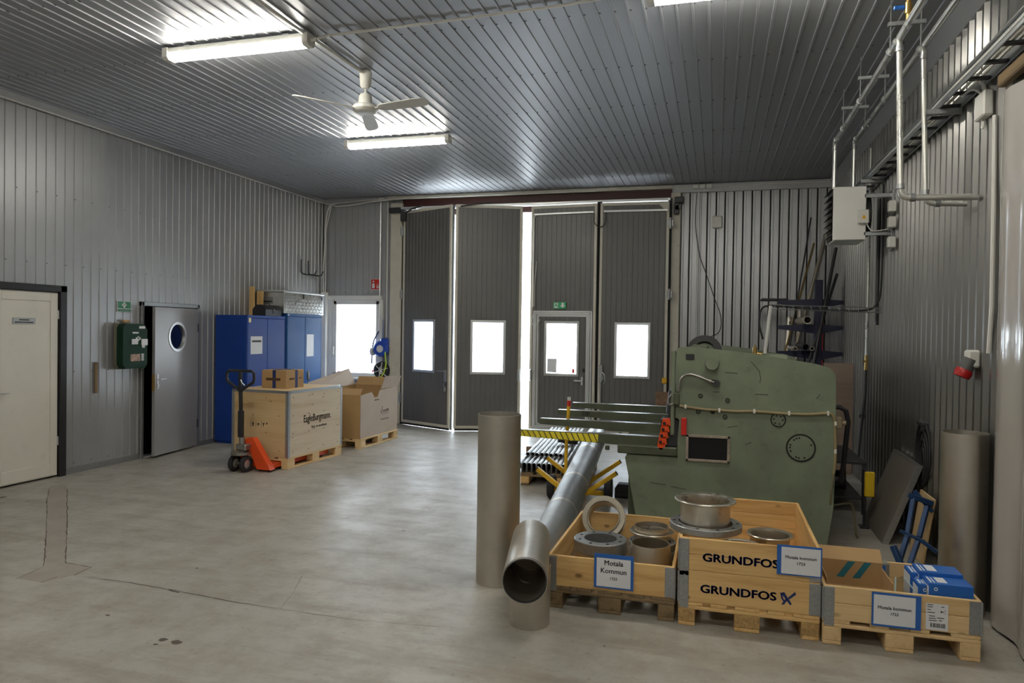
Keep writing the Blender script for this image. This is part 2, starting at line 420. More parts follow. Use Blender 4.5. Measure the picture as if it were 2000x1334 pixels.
def ribbed(prof_at, u0, u1, per, phase):
    """profile points (u, depth) for ribs between u0 and u1; prof_at = list of (du, depth) around each rib centre"""
    pts = [(u0, 0)]; k = math.ceil((u0-phase)/per)
    while phase+k*per < u1:
        c = phase+k*per
        for du, dp in prof_at:
            if u0+.0005 < c+du < u1-.0005: pts.append((c+du, dp))
        k += 1
    pts.append((u1, 0)); return pts
RIB = [(-.012, 0), (-.007, .009), (.007, .009), (.012, 0)]
RIBW = [(-.014, 0), (-.013, -.04), (.010, -.04), (.011, 0), (.036, 0), (.040, .008), (.046, .008), (.05, 0)]
CORR = [(-.056, 0), (-.016, .044), (.016, .044), (.056, 0)]
GROOVE = [(-.012, 0), (-.006, .010), (.012, .010), (.016, 0)]
def sheet(parent, mapf, prof, a0, a1, mat, name='cladding_sheet'):
    v = []; f = []
    for i, (u, dp) in enumerate(prof):
        v += [mapf(u, dp, a0), mapf(u, dp, a1)]
        if i and not (dp < -.02 and prof[i-1][1] < -.02): f.append((2*i-2, 2*i, 2*i+1, 2*i-1))
    return MB().add(v, f).build(name, mat, parent)
def clad(parent, mapf, rects, per, phase, rib, mat, wsheet):
    for (u0, u1, a0, a1) in rects:
        a = u0
        while a < u1-1e-4:
            b = phase+math.floor((a-phase)/wsheet+1+1e-6)*wsheet+.06
            b = min(b, u1) if b > a+.02 else min(b+wsheet, u1)
            sheet(parent, mapf, ribbed(rib, a, b, per, phase), a0, a1, mat); a = b
def screws(parent, pts, nrm, r=.007):
    mb = MB(); n = Vector(nrm)
    for p in pts:
        p = Vector(p); mb.cyl(p, p+n*.006, r, 6)
    return stuff(mb.build('cladding_screws', m['screw'], parent))

# --- left wall
OFF = .06
wl = MB(); wl.box(-L-.25, -L-OFF, YB-.1, 7.78, -.2, H+.2); wl.box(-L-.25, -L-OFF, 8.82, D+.3, -.2, H+.2); wl.box(-L-.25, -L-OFF, 7.78, 8.82, 2.07, H+.2)
wl = struct(wl.build('wall_left', m['wall']))
mL = lambda u, d, a: (-L-.012+d, u, a)
D1 = (5.62, 6.60, 2.20); D2 = (7.755, 8.86, 2.085)
clad(wl, mL, [(YB, D1[0], .07, H), (D1[0], D1[1], D1[2], H), (D1[1], D2[0], .07, H), (D2[0], D2[1], D2[2], H), (D2[1], D, .07, H)], .123, 7.118, RIB, m['wall'], .123*8)
pts = []
for zz, off in ((3.25, 0), (2.46, 1), (1.21, 0)):
    k = -20
    while 7.118+k*.123 < D:
        y = 7.118+k*.123; k += 1
        if y < 4.8 or (k+off) % 2 or (D2[0]-.05 < y < D2[1]+.05 and zz < 2.1) or (y < 6.65 and zz < 2.25): continue
        pts.append((-L-.003, y+.0, zz))
for k in range(-4, 40):
    y = 7.118+k*.123
    if 6.65 < y < 7.7 and k % 2: pts.append((-L-.003, y, .12))
screws(wl, pts, (1, 0, 0))
struct(MB().box(-L-.03, -L+.018, YB, D1[0], 0, .07).box(-L-.03, -L+.018, D1[1], D2[0], 0, .07).box(-L-.03, -L+.018, D2[1], D, 0, .07).build('baseboard_left', m['galvd']))
# room behind the left door that stands ajar
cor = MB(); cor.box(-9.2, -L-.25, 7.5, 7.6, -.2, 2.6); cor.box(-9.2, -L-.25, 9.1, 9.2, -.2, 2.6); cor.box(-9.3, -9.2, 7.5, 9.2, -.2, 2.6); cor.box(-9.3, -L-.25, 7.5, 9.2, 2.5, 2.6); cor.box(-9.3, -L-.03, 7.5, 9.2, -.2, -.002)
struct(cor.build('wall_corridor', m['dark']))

# --- far wall
WX0, WX1, WZ0, WZ1 = -7.10, -6.13, .86, 2.30
GX0, GX1, GZ = -5.66, -.755, 4.19
fw = MB()
for (x0, x1, z0, z1) in ((-L-.25, WX0, -.2, H+.2), (WX0, WX1, -.2, WZ0), (WX0, WX1, WZ1, H+.2), (WX1, GX0, -.2, H+.2), (GX0, GX1, GZ, H+.2), (GX1, R+.25, -.2, H+.2)):
    fw.box(x0, x1, D+OFF, D+.30, z0, z1)
fw = struct(fw.build('wall_far', m['wall']))
MB().box(-.64, R, D+.054, D+.058, 0, H).build('slot_shade_backing', m['rubber'], fw)  # black sheet added behind the open slots to stand in for their shade
mF = lambda u, d, a: (u, D+.012-d, a)
clad(fw, mF, [(-L, WX0, 0, H), (WX0, WX1, 0, WZ0), (WX0, WX1, WZ1, H), (WX1, GX0-.24, 0, H)], .12, -7.098, RIB, m['wall'], .96)
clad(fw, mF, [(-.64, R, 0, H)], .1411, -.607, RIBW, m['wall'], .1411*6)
pts = []
for k in range(0, 10):
    for zz in (2.46, 3.62): pts.append((-7.098+k*.12, D+.004, zz)) if k % 2 == 0 else None
for k in range(0, 16):
    for zz in (3.5, 2.28):
        if k % 2 == 0 or k < 2: pts.append((-.607+k*.1411, D-.003, zz))
screws(fw, pts, (0, -1, 0))

# --- right wall
rw = struct(MB().box(R+OFF, R+.28, YB-.1, D+.3, -.2, H+.2).build('wall_right', m['wall']))
mR = lambda u, d, a: (R+.03-d, u, a)
clad(rw, mR, [(YB, D, 0, H-.19)], .15, 6.664, CORR, m['wallr'], .15*6)
# --- wall behind the camera
struct(MB().box(-L-.25, R+.28, YB-.25, YB, -.2, H+.2).build('wall_back', m['wall']))
# --- ceiling
ce = struct(MB().box(-L-.25, R+.28, YB-.25, D+.3, H+OFF, H+.25).build('ceiling', m['ceil']))
mC = lambda u, d, a: (u, a, H+.012-d)
clad(ce, mC, [(-L, R, YB, D)], .12, -1.543, RIB, m['ceil'], .96)
pts = []
yy = .9
while yy < D-.2:
    k = -50
    while -1.543+k*.12 < R-.02:
        x = -1.543+k*.12; k += 1
        if x > -L+.05: pts.append((x+.018, yy, H+.012))
    yy += 1.17
screws(ce, pts, (0, 0, -1), .009)
# --- trims along the ceiling
struct(MB().box(-L-.02, -L+.035, YB, D, H-.075, H).build('trim_1', m['wall']))
struct(MB().prism([(R-.05, H), (R+.02, H), (R+.02, H-.19), (R-.012, H-.19)], 1, YB, D).build('trim_2', m['wall']))
struct(MB().box(-L, GX0-.3, D-.03, D+.02, H-.09, H).box(GX1, R, D-.05, D+.02, H-.13, H).build('trim_3', m['wall']))
struct(MB().box(GX0-.3, GX1+.02, D-.05, D+.03, H-.055, H-.0).build('trim_4', m['cream']))

# --- window in the far wall
wz = struct(MB().box(WX0-.02, WX0+.07, D-.02, D+.08, WZ0, WZ1, .006).box(WX1-.07, WX1+.02, D-.02, D+.08, WZ0, WZ1, .006).box(WX0, WX1, D-.02, D+.08, WZ1-.07, WZ1+.02, .006).box(WX0, WX1, D-.02, D+.08, WZ0-.02, WZ0+.07, .006).build('window_1', m['white']))
MB().box(WX0-.12, WX1+.05, D-.05, D+.03, WZ1+.02, WZ1+.10, .006).build('window_head', m['white'], wz)
MB().box(WX0-.16, WX0-.02, D-.03, D+.03, WZ0-.3, WZ1+.02, .004).build('window_casing', m['white'], wz)
MB().box(WX1+.02, WX1+.075, D-.03, D+.03, WZ0-.3, WZ1+.02, .004).build('window_casing', m['white'], wz)
MB().box(WX0-.06, WX1+.06, D-.10, D+.03, WZ0-.06, WZ0-.02, .006).build('window_sill', m['white'], wz)
MB().box(WX0+.06, WX1-.06, D+.03, D+.04, WZ0+.06, WZ1-.06).build('pane', m['glass'], wz)
MB().box(WX0+.01, WX0+.035, D-.045, D-.02, 1.38, 1.42, .004).box(WX0+.015, WX0+.03, D-.06, D-.045, 1.27, 1.42, .004).build('window_handle', m['plastic_w'], wz)
MB().box(WX1-.16, WX1-.13, D+.026, D+.029, WZ0+.08, WZ0+.13).build('sticker', m['red'], wz)

# --- gate columns, lintel, head rail
def simple(name, mb, mat, label, cat, group=None): return tag(mb.build(name, mat), label, cat, group)
struct(MB().box(GX0-.24, GX0-.01, D-.06, D+.28, 0, 4.12, .012).build('trim_5', m['cream']))
struct(MB().box(GX1-.02, GX1+.145, D-.05, D+.28, 0, 4.13, .012).build('trim_6', m['cream']))
struct(MB().box(GX0-.03, GX1+.02, D+.02, D+.12, 4.03, 4.20, .004).build('trim_7', m['dbeam']))
struct(MB().box(GX0, GX1-.02, D-.11, D+.02, 3.985, 4.035, .006).build('trim_8', m['alu']))
# flaps above the leaves so that no sky shows there
struct(MB().box(GX0, GX1, D+.1, D+.12, 3.9, 4.2).build('trim_9', m['dbeam']))

# --- folding gate leaves
def leaf(p0, p1, name, label, win, wicket=False, seals=(0, 1)):
    a = Vector((p0[0], p0[1], 0)); b = Vector((p1[0], p1[1], 0)); W = (b-a).length
    rz = math.atan2(b.y-a.y, b.x-a.x)
    t = thing(name, label, 'gate leaf', (a.x, a.y, 0), rz, 'leaves of the folding gate')
    z0, z1, th = .045, 3.965, .05
    fr = MB(); fw_ = .045
    fr.box(0, fw_, -th/2-.006, th/2, z0, z1, .004); fr.box(W-fw_, W, -th/2-.006, th/2, z0, z1, .004)
    fr.box(fw_, W-fw_, -th/2-.006, th/2, z1-.05, z1, .004); fr.box(fw_, W-fw_, -th/2-.006, th/2, z0, z0+.05, .004)
    fr.build('leaf_frame', m['cream'], t)
    for xa_ in [(-.012, W-.018)[k] for k in seals]: MB().box(xa_, xa_+.03, .012, .045, .012, z1).build('edge_seal', m['rubber'], t)
    MB().box(.02, W-.02, -.01, .01, .006, z0).build('bottom_brush', m['rubber'], t)
    # insulated panel with fine vertical grooves, cut round the window (and the wicket door)
    holes = [win] if not wicket else [(wicket[0], wicket[1], z0, wicket[2])]
    x0h, x1h, z0h, z1h = holes[0]
    G = [(-.006, 0), (-.003, -.004), (.003, -.004), (.006, 0)]
    mp = lambda u, d, zz: (u, -th/2+.004-d, zz)
    for (u0, u1, b0, b1) in ((fw_, x0h, z0, z1), (x1h, W-fw_, z0, z1), (x0h, x1h, z1h, z1), (x0h, x1h, z0, z0h)):
        if u1-u0 < .01 or b1-b0 < .03: continue
        pr = ribbed(G, u0, u1, .0875, .03)
        mb = MB(); v = []; f = []
        for i, (u, dp) in enumerate(pr):
            v += [mp(u, dp, b0), mp(u, dp, b1)]
            if i: f.append((2*i-2, 2*i, 2*i+1, 2*i-1))
        mb.add(v, f); mb.box(u0, u1, -.012, th/2-.004, b0, b1)
        mb.build('panel', m['gate'], t)
    return t, W
def gwin(t, x0, x1, z0, z1):
    g = MB(); f = .045; ya, yb = -.038, .03
    g.box(x0, x0+f, ya, yb, z0, z1, .005); g.box(x1-f, x1, ya, yb, z0, z1, .005); g.box(x0, x1, ya, yb, z1-f, z1, .005); g.box(x0, x1, ya, yb, z0, z0+f, .005)
    for (x, z) in [(x0+f/2, z0+(z1-z0)*k/4) for k in range(5)]+[(x1-f/2, z0+(z1-z0)*k/4) for k in range(5)]+[(x0+(x1-x0)*k/3, z1-f/2) for k in (1, 2)]:
        g.cyl((x, ya, z), (x, ya-.004, z), .006, 6)
    wf = g.build('window_frame', m['alu'], t)
    MB().box(x0+f-.006, x1-f+.006, -.006, .006, z0+f-.006, z1-f+.006).build('pane', m['glass'], wf)
struct(MB().box(GX0-.03, GX0+.06, D-.03, D+.12, 0, 4.03).box(GX1-.06, GX1+.0, D-.09, D+.12, 0, 4.03).box(-2.0, -1.92, D-.13, D-.10, .01, 4.0).build('trim_10', m['rubber']))
P1, P2, P3 = (-5.62, 12.27), (-4.475, 11.76), (-4.415, 11.765)
l1, W1 = leaf(P1, P2, 'gate_leaf', 'dark grey gate leaf beside the blue hose reel, folded inwards', (.30, .87, 1.0, 1.955)); gwin(l1, .30, .87, 1.0, 1.955)
l2, W2 = leaf(P3, (-3.325, 12.19), 'gate_leaf', 'grey gate leaf between the narrow and the wide bright gap', (.28, .90, 1.0, 1.955), False, (1,)); gwin(l2, .28, .90, 1.0, 1.955)
A3, B3 = (-3.165, 12.235), (-1.985, 12.14)
l3, W3 = leaf(A3, B3, 'gate_leaf', 'grey gate leaf that holds the wicket door under the exit sign', None, (.06, 1.125, 2.135))
# wicket door in leaf 3
wf = MB()
for k, (o_, y_) in enumerate(((0, -.032), (.035, -.045), (.07, -.03))):
    x0, x1, zt = .06+o_, 1.125-o_, 2.135-o_
    wf.box(x0, x0+.03, y_, .025, .06+o_, zt, .003); wf.box(x1-.03, x1, y_, .025, .06+o_, zt, .003); wf.box(x0, x1, y_, .025, zt-.03, zt, .003); wf.box(x0, x1, y_, .025, .06+o_, .09+o_, .003)
wf.box(.06, .165, -.02, .02, .06, 2.13); wf.box(1.02, 1.125, -.02, .02, .06, 2.13); wf.box(.1, 1.08, -.02, .02, 2.03, 2.13); wf.box(.1, 1.08, -.02, .02, .06, .165)
lab(wf.build('wicket_door_frame', m['alu'], l3), 'nested aluminium wicket door frame')
wd = MB(); x0, x1, z0, z1 = .165, 1.02, .165, 2.03; wx0, wx1 = .27, .90
for (u0, u1, b0, b1) in ((x0, wx0, z0, z1), (wx1, x1, z0, z1), (wx0, wx1, 1.955, z1), (wx0, wx1, z0, 1.0)):
    pr = ribbed([(-.006, 0), (-.003, -.004), (.003, -.004), (.006, 0)], u0, u1, .0875, .03); v = []; f = []
    for i, (u, dp) in enumerate(pr):
        v += [(u, -.018-dp, b0), (u, -.018-dp, b1)]
        if i: f.append((2*i-2, 2*i, 2*i+1, 2*i-1))
    wd.add(v, f); wd.box(u0, u1, -.01, .02, b0, b1)
wdo = wd.build('wicket_door', m['gate'], l3)
gwin(l3, wx0, wx1, 1.0, 1.955)
MB().box(.95, .985, -.05, -.02, .86, 1.0, .004).cyl((.965, -.05, .93), (.965, -.075, .93), .01).box(.83, .975, -.085, -.07, .921, .939, .004).build('door_handle', m['alu'], wdo)
MB().box(.97, 1.0, -.05, -.02, 1.08, 1.14, .004).build('lock_case', m['darksteel'], wdo)
MB().tube([(.12, -.06, 3.0), (.09, -.06, 2.6), (.09, -.06, 2.2)], .006, 6).tube(bez([(.09, -.06, 2.1), (.05, -.07, 1.95), (.11, -.07, 1.86), (.2, -.06, 1.98)]), .005, 6).build('door_cable', m['plastic_w'], l3)
MB().tube([(.06, -.05, 2.2), (.06, -.05, 3.76), (.09, -.05, 3.80)], .012, 6).build('conduit', m['plastic_w'], l3)
MB().box(.06, 1.13, -.065, -.035, 3.80, 3.83, .004).build('bolt_rod', m['alu'], l3)
# paper and sticker on the wicket pane
MB().box(.33, .50, -.016, -.012, 1.06, 1.30).build('paper_note', m['paper'], wdo); MB().box(.78, .82, -.016, -.012, 1.06, 1.13).build('sticker', m['red'], wdo)
l4, W4 = leaf((-1.935, 12.135), (-.79, 12.19), 'gate_leaf', 'grey gate leaf hinged to the column near the green machine', (.27, .87, 1.0, 1.945)); gwin(l4, .27, .87, 1.0, 1.945)
MB().box(.06, 1.12, -.065, -.035, 3.80, 3.835, .004).build('bolt_rod', m['alu'], l4)
MB().prism([(.93, 3.96), (1.13, 3.96), (1.13, 3.76)], 1, -.05, -.035).build('corner_plate', m['cream'], l4)
MB().tube(bez([(.10, -.07, 3.8), (.09, -.08, 3.62), (0, -.08, 3.55), (-.09, -.08, 3.62), (-.10, -.07, 3.78)]), .008, 6).build('flexible_cable', m['rubber'], l4)
lb = MB(); lb.box(.02, .08, -.075, -.03, .92, 1.22, .006); lb.box(.035, .065, -.07, -.03, .2, .92, .004); lb.box(.08, .105, -.06, -.03, .95, 1.05, .004)
lb.tube(bez([(.07, -.07, 1.1), (.12, -.1, 1.05), (.13, -.1, .95), (.1, -.07, .9)]), .01, 6)
lab(lb.build('espagnolette_lock', m['galvd'], l4), 'grey lever bolt lock')
lb = MB(); lb.box(W1-.10, W1-.05, -.07, -.03, .86, 1.07, .005); lb.cyl((W1-.08, -.07, 1.04), (W1-.08, -.1, 1.04), .012); lb.box(W1-.24, W1-.07, -.105, -.09, 1.035, 1.055, .004); lb.tube(bez([(W1-.09, -.05, .84), (W1-.11, -.06, .80), (W1-.07, -.06, .76)]), .008, 6); lb.box(W1-.10, W1-.06, -.08, -.04, .69, .76, .008)
lab(lb.build('latch', m['galvd'], l1), 'steel latch with padlock')
for t_, W_ in ((l1, 0), (l2, 0)):
    MB().tube([(.08, -.03, 3.93), (.35, -.14, 3.96), (.6, -.12, 3.99)], .014, 6).build('guide_arm', m['darksteel'], t_)
MB().box(W2-.055, W2-.01, -.05, -.02, .88, 1.1, .005).build('pull_handle', m['alu'], l2)
MB().box(.01, .05, -.055, -.025, .9, 1.1, .01).build('pull_handle', m['alu'], l3)
MB().cyl((1.12, -.06, .98), (1.12, -.1, .98), .03).box(1.07, 1.15, -.06, -.02, .93, 1.03, .01).build('key_switch', m['yellow'], l4)
for t_, xx in ((l1, -.02), (l4, 1.165)):
    for zz in (2.42, .5, 3.6):
        MB().cyl((xx, -.045, zz-.09), (xx, -.045, zz+.09), .02).box(xx-.05, xx+.05, -.045, -.03, zz-.06, zz+.06, .004).build('hinge', m['galvd'], t_)
# gate operators at both columns
op = thing('gate_operator', 'dark gate closer arm at the column above the hose reel', 'gate closer', (-5.66, D-.1, 3.9))
MB().box(-.22, .05, -.09, .03, .02, .12, .01).build('closer_body', m['darksteel'], op); MB().box(.03, .34, -.10, -.04, .075, .12, .006).build('arm', m['alu'], op); MB().box(.02, .12, -.10, -.02, -.14, .03, .01).build('bracket', m['darksteel'], op)
op = thing('gate_operator', 'dark gate closer arm at the column beside the ribbed wall', 'gate closer', (-.66, D-.1, 3.9))
MB().box(-.05, .10, -.10, .03, .03, .13, .01).build('closer_body', m['darksteel'], op); MB().box(-.06, .03, -.09, -.02, -.16, .03, .012).cyl((0, -.09, -.05), (0, -.02, -.05), .04).build('bracket', m['darksteel'], op)
tag(MB().box(-.70, -.57, D-.13, D-.05, .82, 1.2, .01).build('control_box', m['plastic_w']), 'white box at the foot of the gate column behind the green machine', 'box')
# exit sign on leaf 3
es = thing('exit_sign', 'green emergency exit sign with running man and arrow above the wicket door', 'sign', (-2.62, 12.145, 2.17), math.atan2(B3[1]-A3[1], B3[0]-A3[0]))
MB().box(-.115, .115, -.012, 0, 0, .115, .002).build('sign_plate', m['signlit'], es)
sg = MB(); sg.prism([(.055, .012), (.105, .055), (.075, .055), (.075, .1), (.035, .1), (.035, .055), (.005, .055)], 1, -.015, -.012)
sg.box(-.095, -.03, -.015, -.012, .012, .10)
sg.build('symbol', m['signw'], es)
mn = MB(); mn.box(-.075, -.06, -.018, -.015, .08, .095); mn.prism([(-.08, .075), (-.05, .08), (-.045, .055), (-.035, .03), (-.045, .025), (-.06, .05), (-.08, .03), (-.09, .035), (-.072, .055)], 1, -.018, -.015); mn.build('running_figure', m['signlit'], es)

# --- left wall doors
d1 = struct(MB().box(-L-.02, -L+.012, 5.72, 6.515, .02, 2.135, .003).build('door_1', m['doorwhite']))
fr = MB(); x0, x1 = -L-.03, -L+.05
fr.box(x0, x1, 6.52, 6.605, 0, 2.215, .004); fr.box(x0, x1, 5.62, 5.70, 0, 2.215, .004); fr.box(x0, x1, 5.62, 6.605, 2.14, 2.215, .004); fr.build('door_frame', m['blackpaint'], d1)
pb = MB(); xa, xb = -L+.010, -L+.022
pb.box(xa, xb, 5.73, 5.83, .03, 2.125, .003); pb.box(xa, xb, 6.415, 6.505, .03, 2.125, .003); pb.box(xa, xb, 5.83, 6.415, 2.03, 2.125, .003); pb.box(xa, xb, 5.83, 6.415, .03, .17, .003); pb.build('raised_border', m['doorwhite'], d1)
for zz in (.42, 1.88): MB().cyl((-L+.02, 6.512, zz-.05), (-L+.02, 6.512, zz+.05), .012).build('hinge', m['alu'], d1)
MB().cyl((-L+.02, 5.79, 1.02), (-L+.07, 5.79, 1.02), .01).box(-L+.055, -L+.07, 5.785, 5.89, 1.012, 1.028, .004).build('door_handle', m['alu'], d1)
pl = thing('door_sign', 'small grey framed sign plate on the ivory door', 'sign', (-L+.014, 6.09, 1.80))
MB().box(0, .004, -.135, .135, -.035, .035).build('sign_frame', m['galvd'], pl)
MB().box(.004, .005, -.125, .125, -.028, .028).build('sign_face', M_('pale_grey_sign', (.42, .45, .46), .5), pl)
MB().box(.005, .0055, -.06, .06, .006, .018).box(.005, .0055, -.11, .11, -.02, -.008).build('text_lines', m['ink'], pl)
# door ajar with the round window
dz = struct(MB().box(-L-.10, -L+.03, D2[0], 7.80, 0, 2.085, .004).box(-L-.10, -L+.03, 8.815, D2[1], 0, 2.085, .004).box(-L-.10, -L+.03, 7.755, 8.86, 2.03, 2.085, .004).build('door_2', m['galvd']))
MB().box(-L-.1, -L+.02, 7.8, 8.815, 0, .018).build('threshold', m['alu'], dz)
hg = thing('door_leaf', 'grey steel door with a round window standing ajar', 'door', (-L+.02, 8.80, 0), 0)
hg.rotation_euler = (0, 0, math.radians(8.0))
# local: leaf spans y -0.985..0, faces +x ; round hole cut at centre
lw, z0, z1, th = .985, .03, 2.02, .04
cy_, cz_, rr = -.49, 1.62, .185
def holed(x, flip):
    n = 32; v = []; f = []
    ring = [(x, cy_+rr*math.cos(2*pi*i/n), cz_+rr*math.sin(2*pi*i/n)) for i in range(n)]
    out = []
    for i in range(n):
        c, s_ = math.cos(2*pi*i/n), math.sin(2*pi*i/n)
        k = min((abs((0-cy_)/c) if c > 1e-6 else (abs((-lw-cy_)/c) if c < -1e-6 else 9)), ((z1-cz_)/s_ if s_ > 1e-6 else ((z0-cz_)/s_ if s_ < -1e-6 else 9)))
        out.append((x, cy_+c*k, cz_+s_*k))
    v = ring+out
    for i in range(n): f.append((i, (i+1) % n, n+(i+1) % n, n+i))
    # corners
    for (yy_, zz_) in ((0, z1), (-lw, z1), (-lw, z0), (0, z0)):
        best = sorted(range(n), key=lambda i: (out[i][1]-yy_)**2+(out[i][2]-zz_)**2)[:2]
        if abs(best[0]-best[1]) in (1, n-1):
            v.append((x, yy_, zz_)); f.append((n+best[0], n+best[1], len(v)-1))
    return v, f
dl = MB(); dl.add(*holed(th/2, 0)); dl.add(*holed(-th/2, 1))
dl.box(-th/2, th/2, -.002, 0, z0, z1); dl.box(-th/2, th/2, -lw, -lw+.002, z0, z1); dl.box(-th/2, th/2, -lw, 0, z1-.002, z1); dl.box(-th/2, th/2, -lw, 0, z0, z0+.002)
dl.build('door_panel', M_('grey_steel_door', (.33, .32, .315), .34, .3, .04, 2), hg)
Mr = Matrix.Translation((0, cy_, cz_)) @ Matrix.Rotation(pi/2, 4, 'Y')
pr = MB().lathe([(rr-.012, -.028), (rr+.022, -.028), (rr+.022, .028), (rr-.012, .028)], 32, Mr, closed=True).build('porthole_ring', m['alu'], hg)
MB().lathe([(.0001, -.004), (rr-.01, -.004), (rr-.01, .004), (.0001, .004)], 32, Mr).build('pane', glass('porthole_glass', (.35, .35, .35), .35), pr)
MB().box(.02, .028, -lw+.04, -lw+.075, .92, 1.12, .003).cyl((.02, -lw+.058, 1.05), (.075, -lw+.058, 1.05), .009).box(.062, .075, -lw+.05, -lw+.19, 1.042, 1.058, .004).cyl((.028, -lw+.058, .97), (.035, -lw+.058, .97), .022).build('door_handle', m['alu'], hg)
MB().box(-th/2-.001, th/2+.001, -lw-.001, -lw+.002, .9, 1.12).build('strike_plate', m['brass'], hg)
for zz in (.35, 1.75): MB().cyl((.02, .005, zz-.06), (.02, .005, zz+.06), .012).build('hinge', m['darksteel'], hg)

# --- outside
struct(MB().box(-40, 40, D+.12, 70, -.3, -.03).build('ground_outside', m['outside']))
ob = thing('outside_building', 'pale building across the yard seen through the gate windows', 'building', (-3, 34, -.03))
MB().box(-26, 26, 0, 4, 0, 7).build('facade', M_('pale_facade', (.75, .75, .74), .8), ob)
for k in range(7): MB().box(-23+k*7.2, -21.4+k*7.2, -.15, 0, 0, 7).build('grey_pilaster', M_('grey_pilaster_%d' % k, (.28, .31, .34), .7), ob)

# ================================================================ CEILING FIXTURES
def lamp(x0, y, label):
    t = thing('fluorescent_lamp', label, 'ceiling lamp', (x0, y, H-.115), 0, 'fluorescent battens under the ceiling'); Ln = 1.46
    MB().box(.02, Ln-.02, -.055, .055, .045, .10, .01).build('housing', m['plastic_w'], t)
    mb = MB(); pr = [(-.058, .05), (-.058, .02), (-.035, 0), (.035, 0), (.058, .02), (.058, .05)]
    mb.prism(pr, 0, .05, Ln-.05); mb.build('diffuser', m['lamp'], t)
    for a in (0, Ln-.055): MB().prism([(-.062, .10), (-.062, .02), (-.038, -.004), (.038, -.004), (.062, .02), (.062, .10)], 0, a, a+.055).build('end_cap', m['plastic_w'], t)
    MB().cyl((Ln, 0, .05), (Ln+.05, 0, .05), .014).build('cable_gland', m['plastic_w'], t)
    MB().box(.2, .26, -.03, .03, .1, .116).box(Ln-.26, Ln-.2, -.03, .03, .1, .116).build('mounting_clip', m['alu'], t)
    return t
lamp(-4.775, 5.33, 'lit fluorescent batten near the ceiling fan on the wall door side, before the fan')
lamp(-4.74, 8.49, 'lit fluorescent batten beyond the ceiling fan, towards the gate')
lamp(-.525, 5.24, 'lit fluorescent batten above the machine and crates')
for x0, y in ((-4.775, 2.1), (-.525, 2.05), (-4.775, -1.1), (-.525, -1.15)):
    lamp(x0, y, 'lit fluorescent batten at the %s end of the hall, %s' % ('near' if y > 0 else 'rear', 'on the doors side' if x0 < -2 else 'on the pipes side'))
# ceiling fan
fx, fy = -3.30, 6.27
fan = thing('ceiling_fan', 'white three blade ceiling fan', 'fan', (fx, fy, H))
MB().lathe([(.0001, 0), (.055, 0), (.062, -.02), (.052, -.14), (.035, -.165), (.0001, -.165)], 24).build('canopy', m['plastic_w'], fan)
MB().cyl((0, 0, -.16), (0, 0, -.24), .011, 10).build('down_rod', m['plastic_w'], fan)
MB().lathe([(.0001, -.22), (.05, -.22), (.062, -.24), (.07, -.32), (.105, -.325), (.122, -.34), (.122, -.365), (.1, -.39), (.07, -.4), (.0001, -.4)], 28).build('motor', m['plastic_w'], fan)
a0 = math.radians(-9)
for k in range(3):
    a = a0+k*2*pi/3
    M = Matrix.Rotation(a, 4, 'Z') @ Matrix.Translation((0, 0, -.365)) @ Matrix.Rotation(math.radians(-13), 4, 'X')
    mb = MB(); pl_ = [(.16, -.035), (.2, -.055), (.56, -.068), (.67, -.06), (.70, -.03), (.70, .03), (.67, .06), (.56, .068), (.2, .055), (.16, .035)]
    mb.prism(pl_, 2, -.004, .004, M); mb.box(.09, .22, -.018, .018, -.006, .006, .002, M); b_ = mb.build('blade', m['plastic_w'], fan)
# surface cables on the ceiling
def cable(name, pts, r, mat, label, cat='cable', n=7, group=None): return tag(MB().tube(pts, r, n).build(name, mat), label, cat, group)
cable('ceiling_cable', [(-3.26, 5.33, H-.06), (-3.2, 5.38, H-.018), (-2.2, 5.37, H-.012), (-1.2, 5.33, H-.012), (-.66, 5.26, H-.014), (-.56, 5.24, H-.06)], .011, m['plastic_w'], 'thin white cable across the ceiling joining two lamps')
cable('ceiling_conduit', [(-3.38, YB+.1, H-.022), (-3.36, 5.2, H-.022), (-3.31, 6.2, H-.022)], .016, m['plastic_w'], 'white conduit running along the ceiling to the fan', 'conduit')
cable('ceiling_cable', [(-L+.05, YB+.2, H-.09), (-L+.05, 4, H-.09), (-L+.05, D-.1, H-.09), (-L+.14, D-.06, H-.11), (-6.4, D-.06, H-.05), (-4, D-.055, H-.04), (-1, D-.05, H-.03), (R-.1, D-.06, H-.05)], .009, m['plastic_w'], 'thin white cable along the top of the left and far walls')
cable('cable_pipe', [(-6.25, D-.1, H-.09), (-5.6, D-.1, H-.055), (-2.0, D-.1, H-.055)], .015, m['plastic_w'], 'white cable pipe above the gate lintel', 'conduit')
tag(MB().box(-6.14, -6.02, D-.09, D-.04, H-.075, H-.02, .008).build('junction_box', m['plastic_w']), 'small white junction box above the fire sign', 'junction box')
for k in range(3): tag(MB().box(-.42+k*.105, -.33+k*.105, D-.12, D-.05, H-.085, H-.02, .006).build('junction_box', m['plastic_w']), 'white junction box in the row of three under the ceiling by the gate', 'junction box', 'row of three junction boxes')

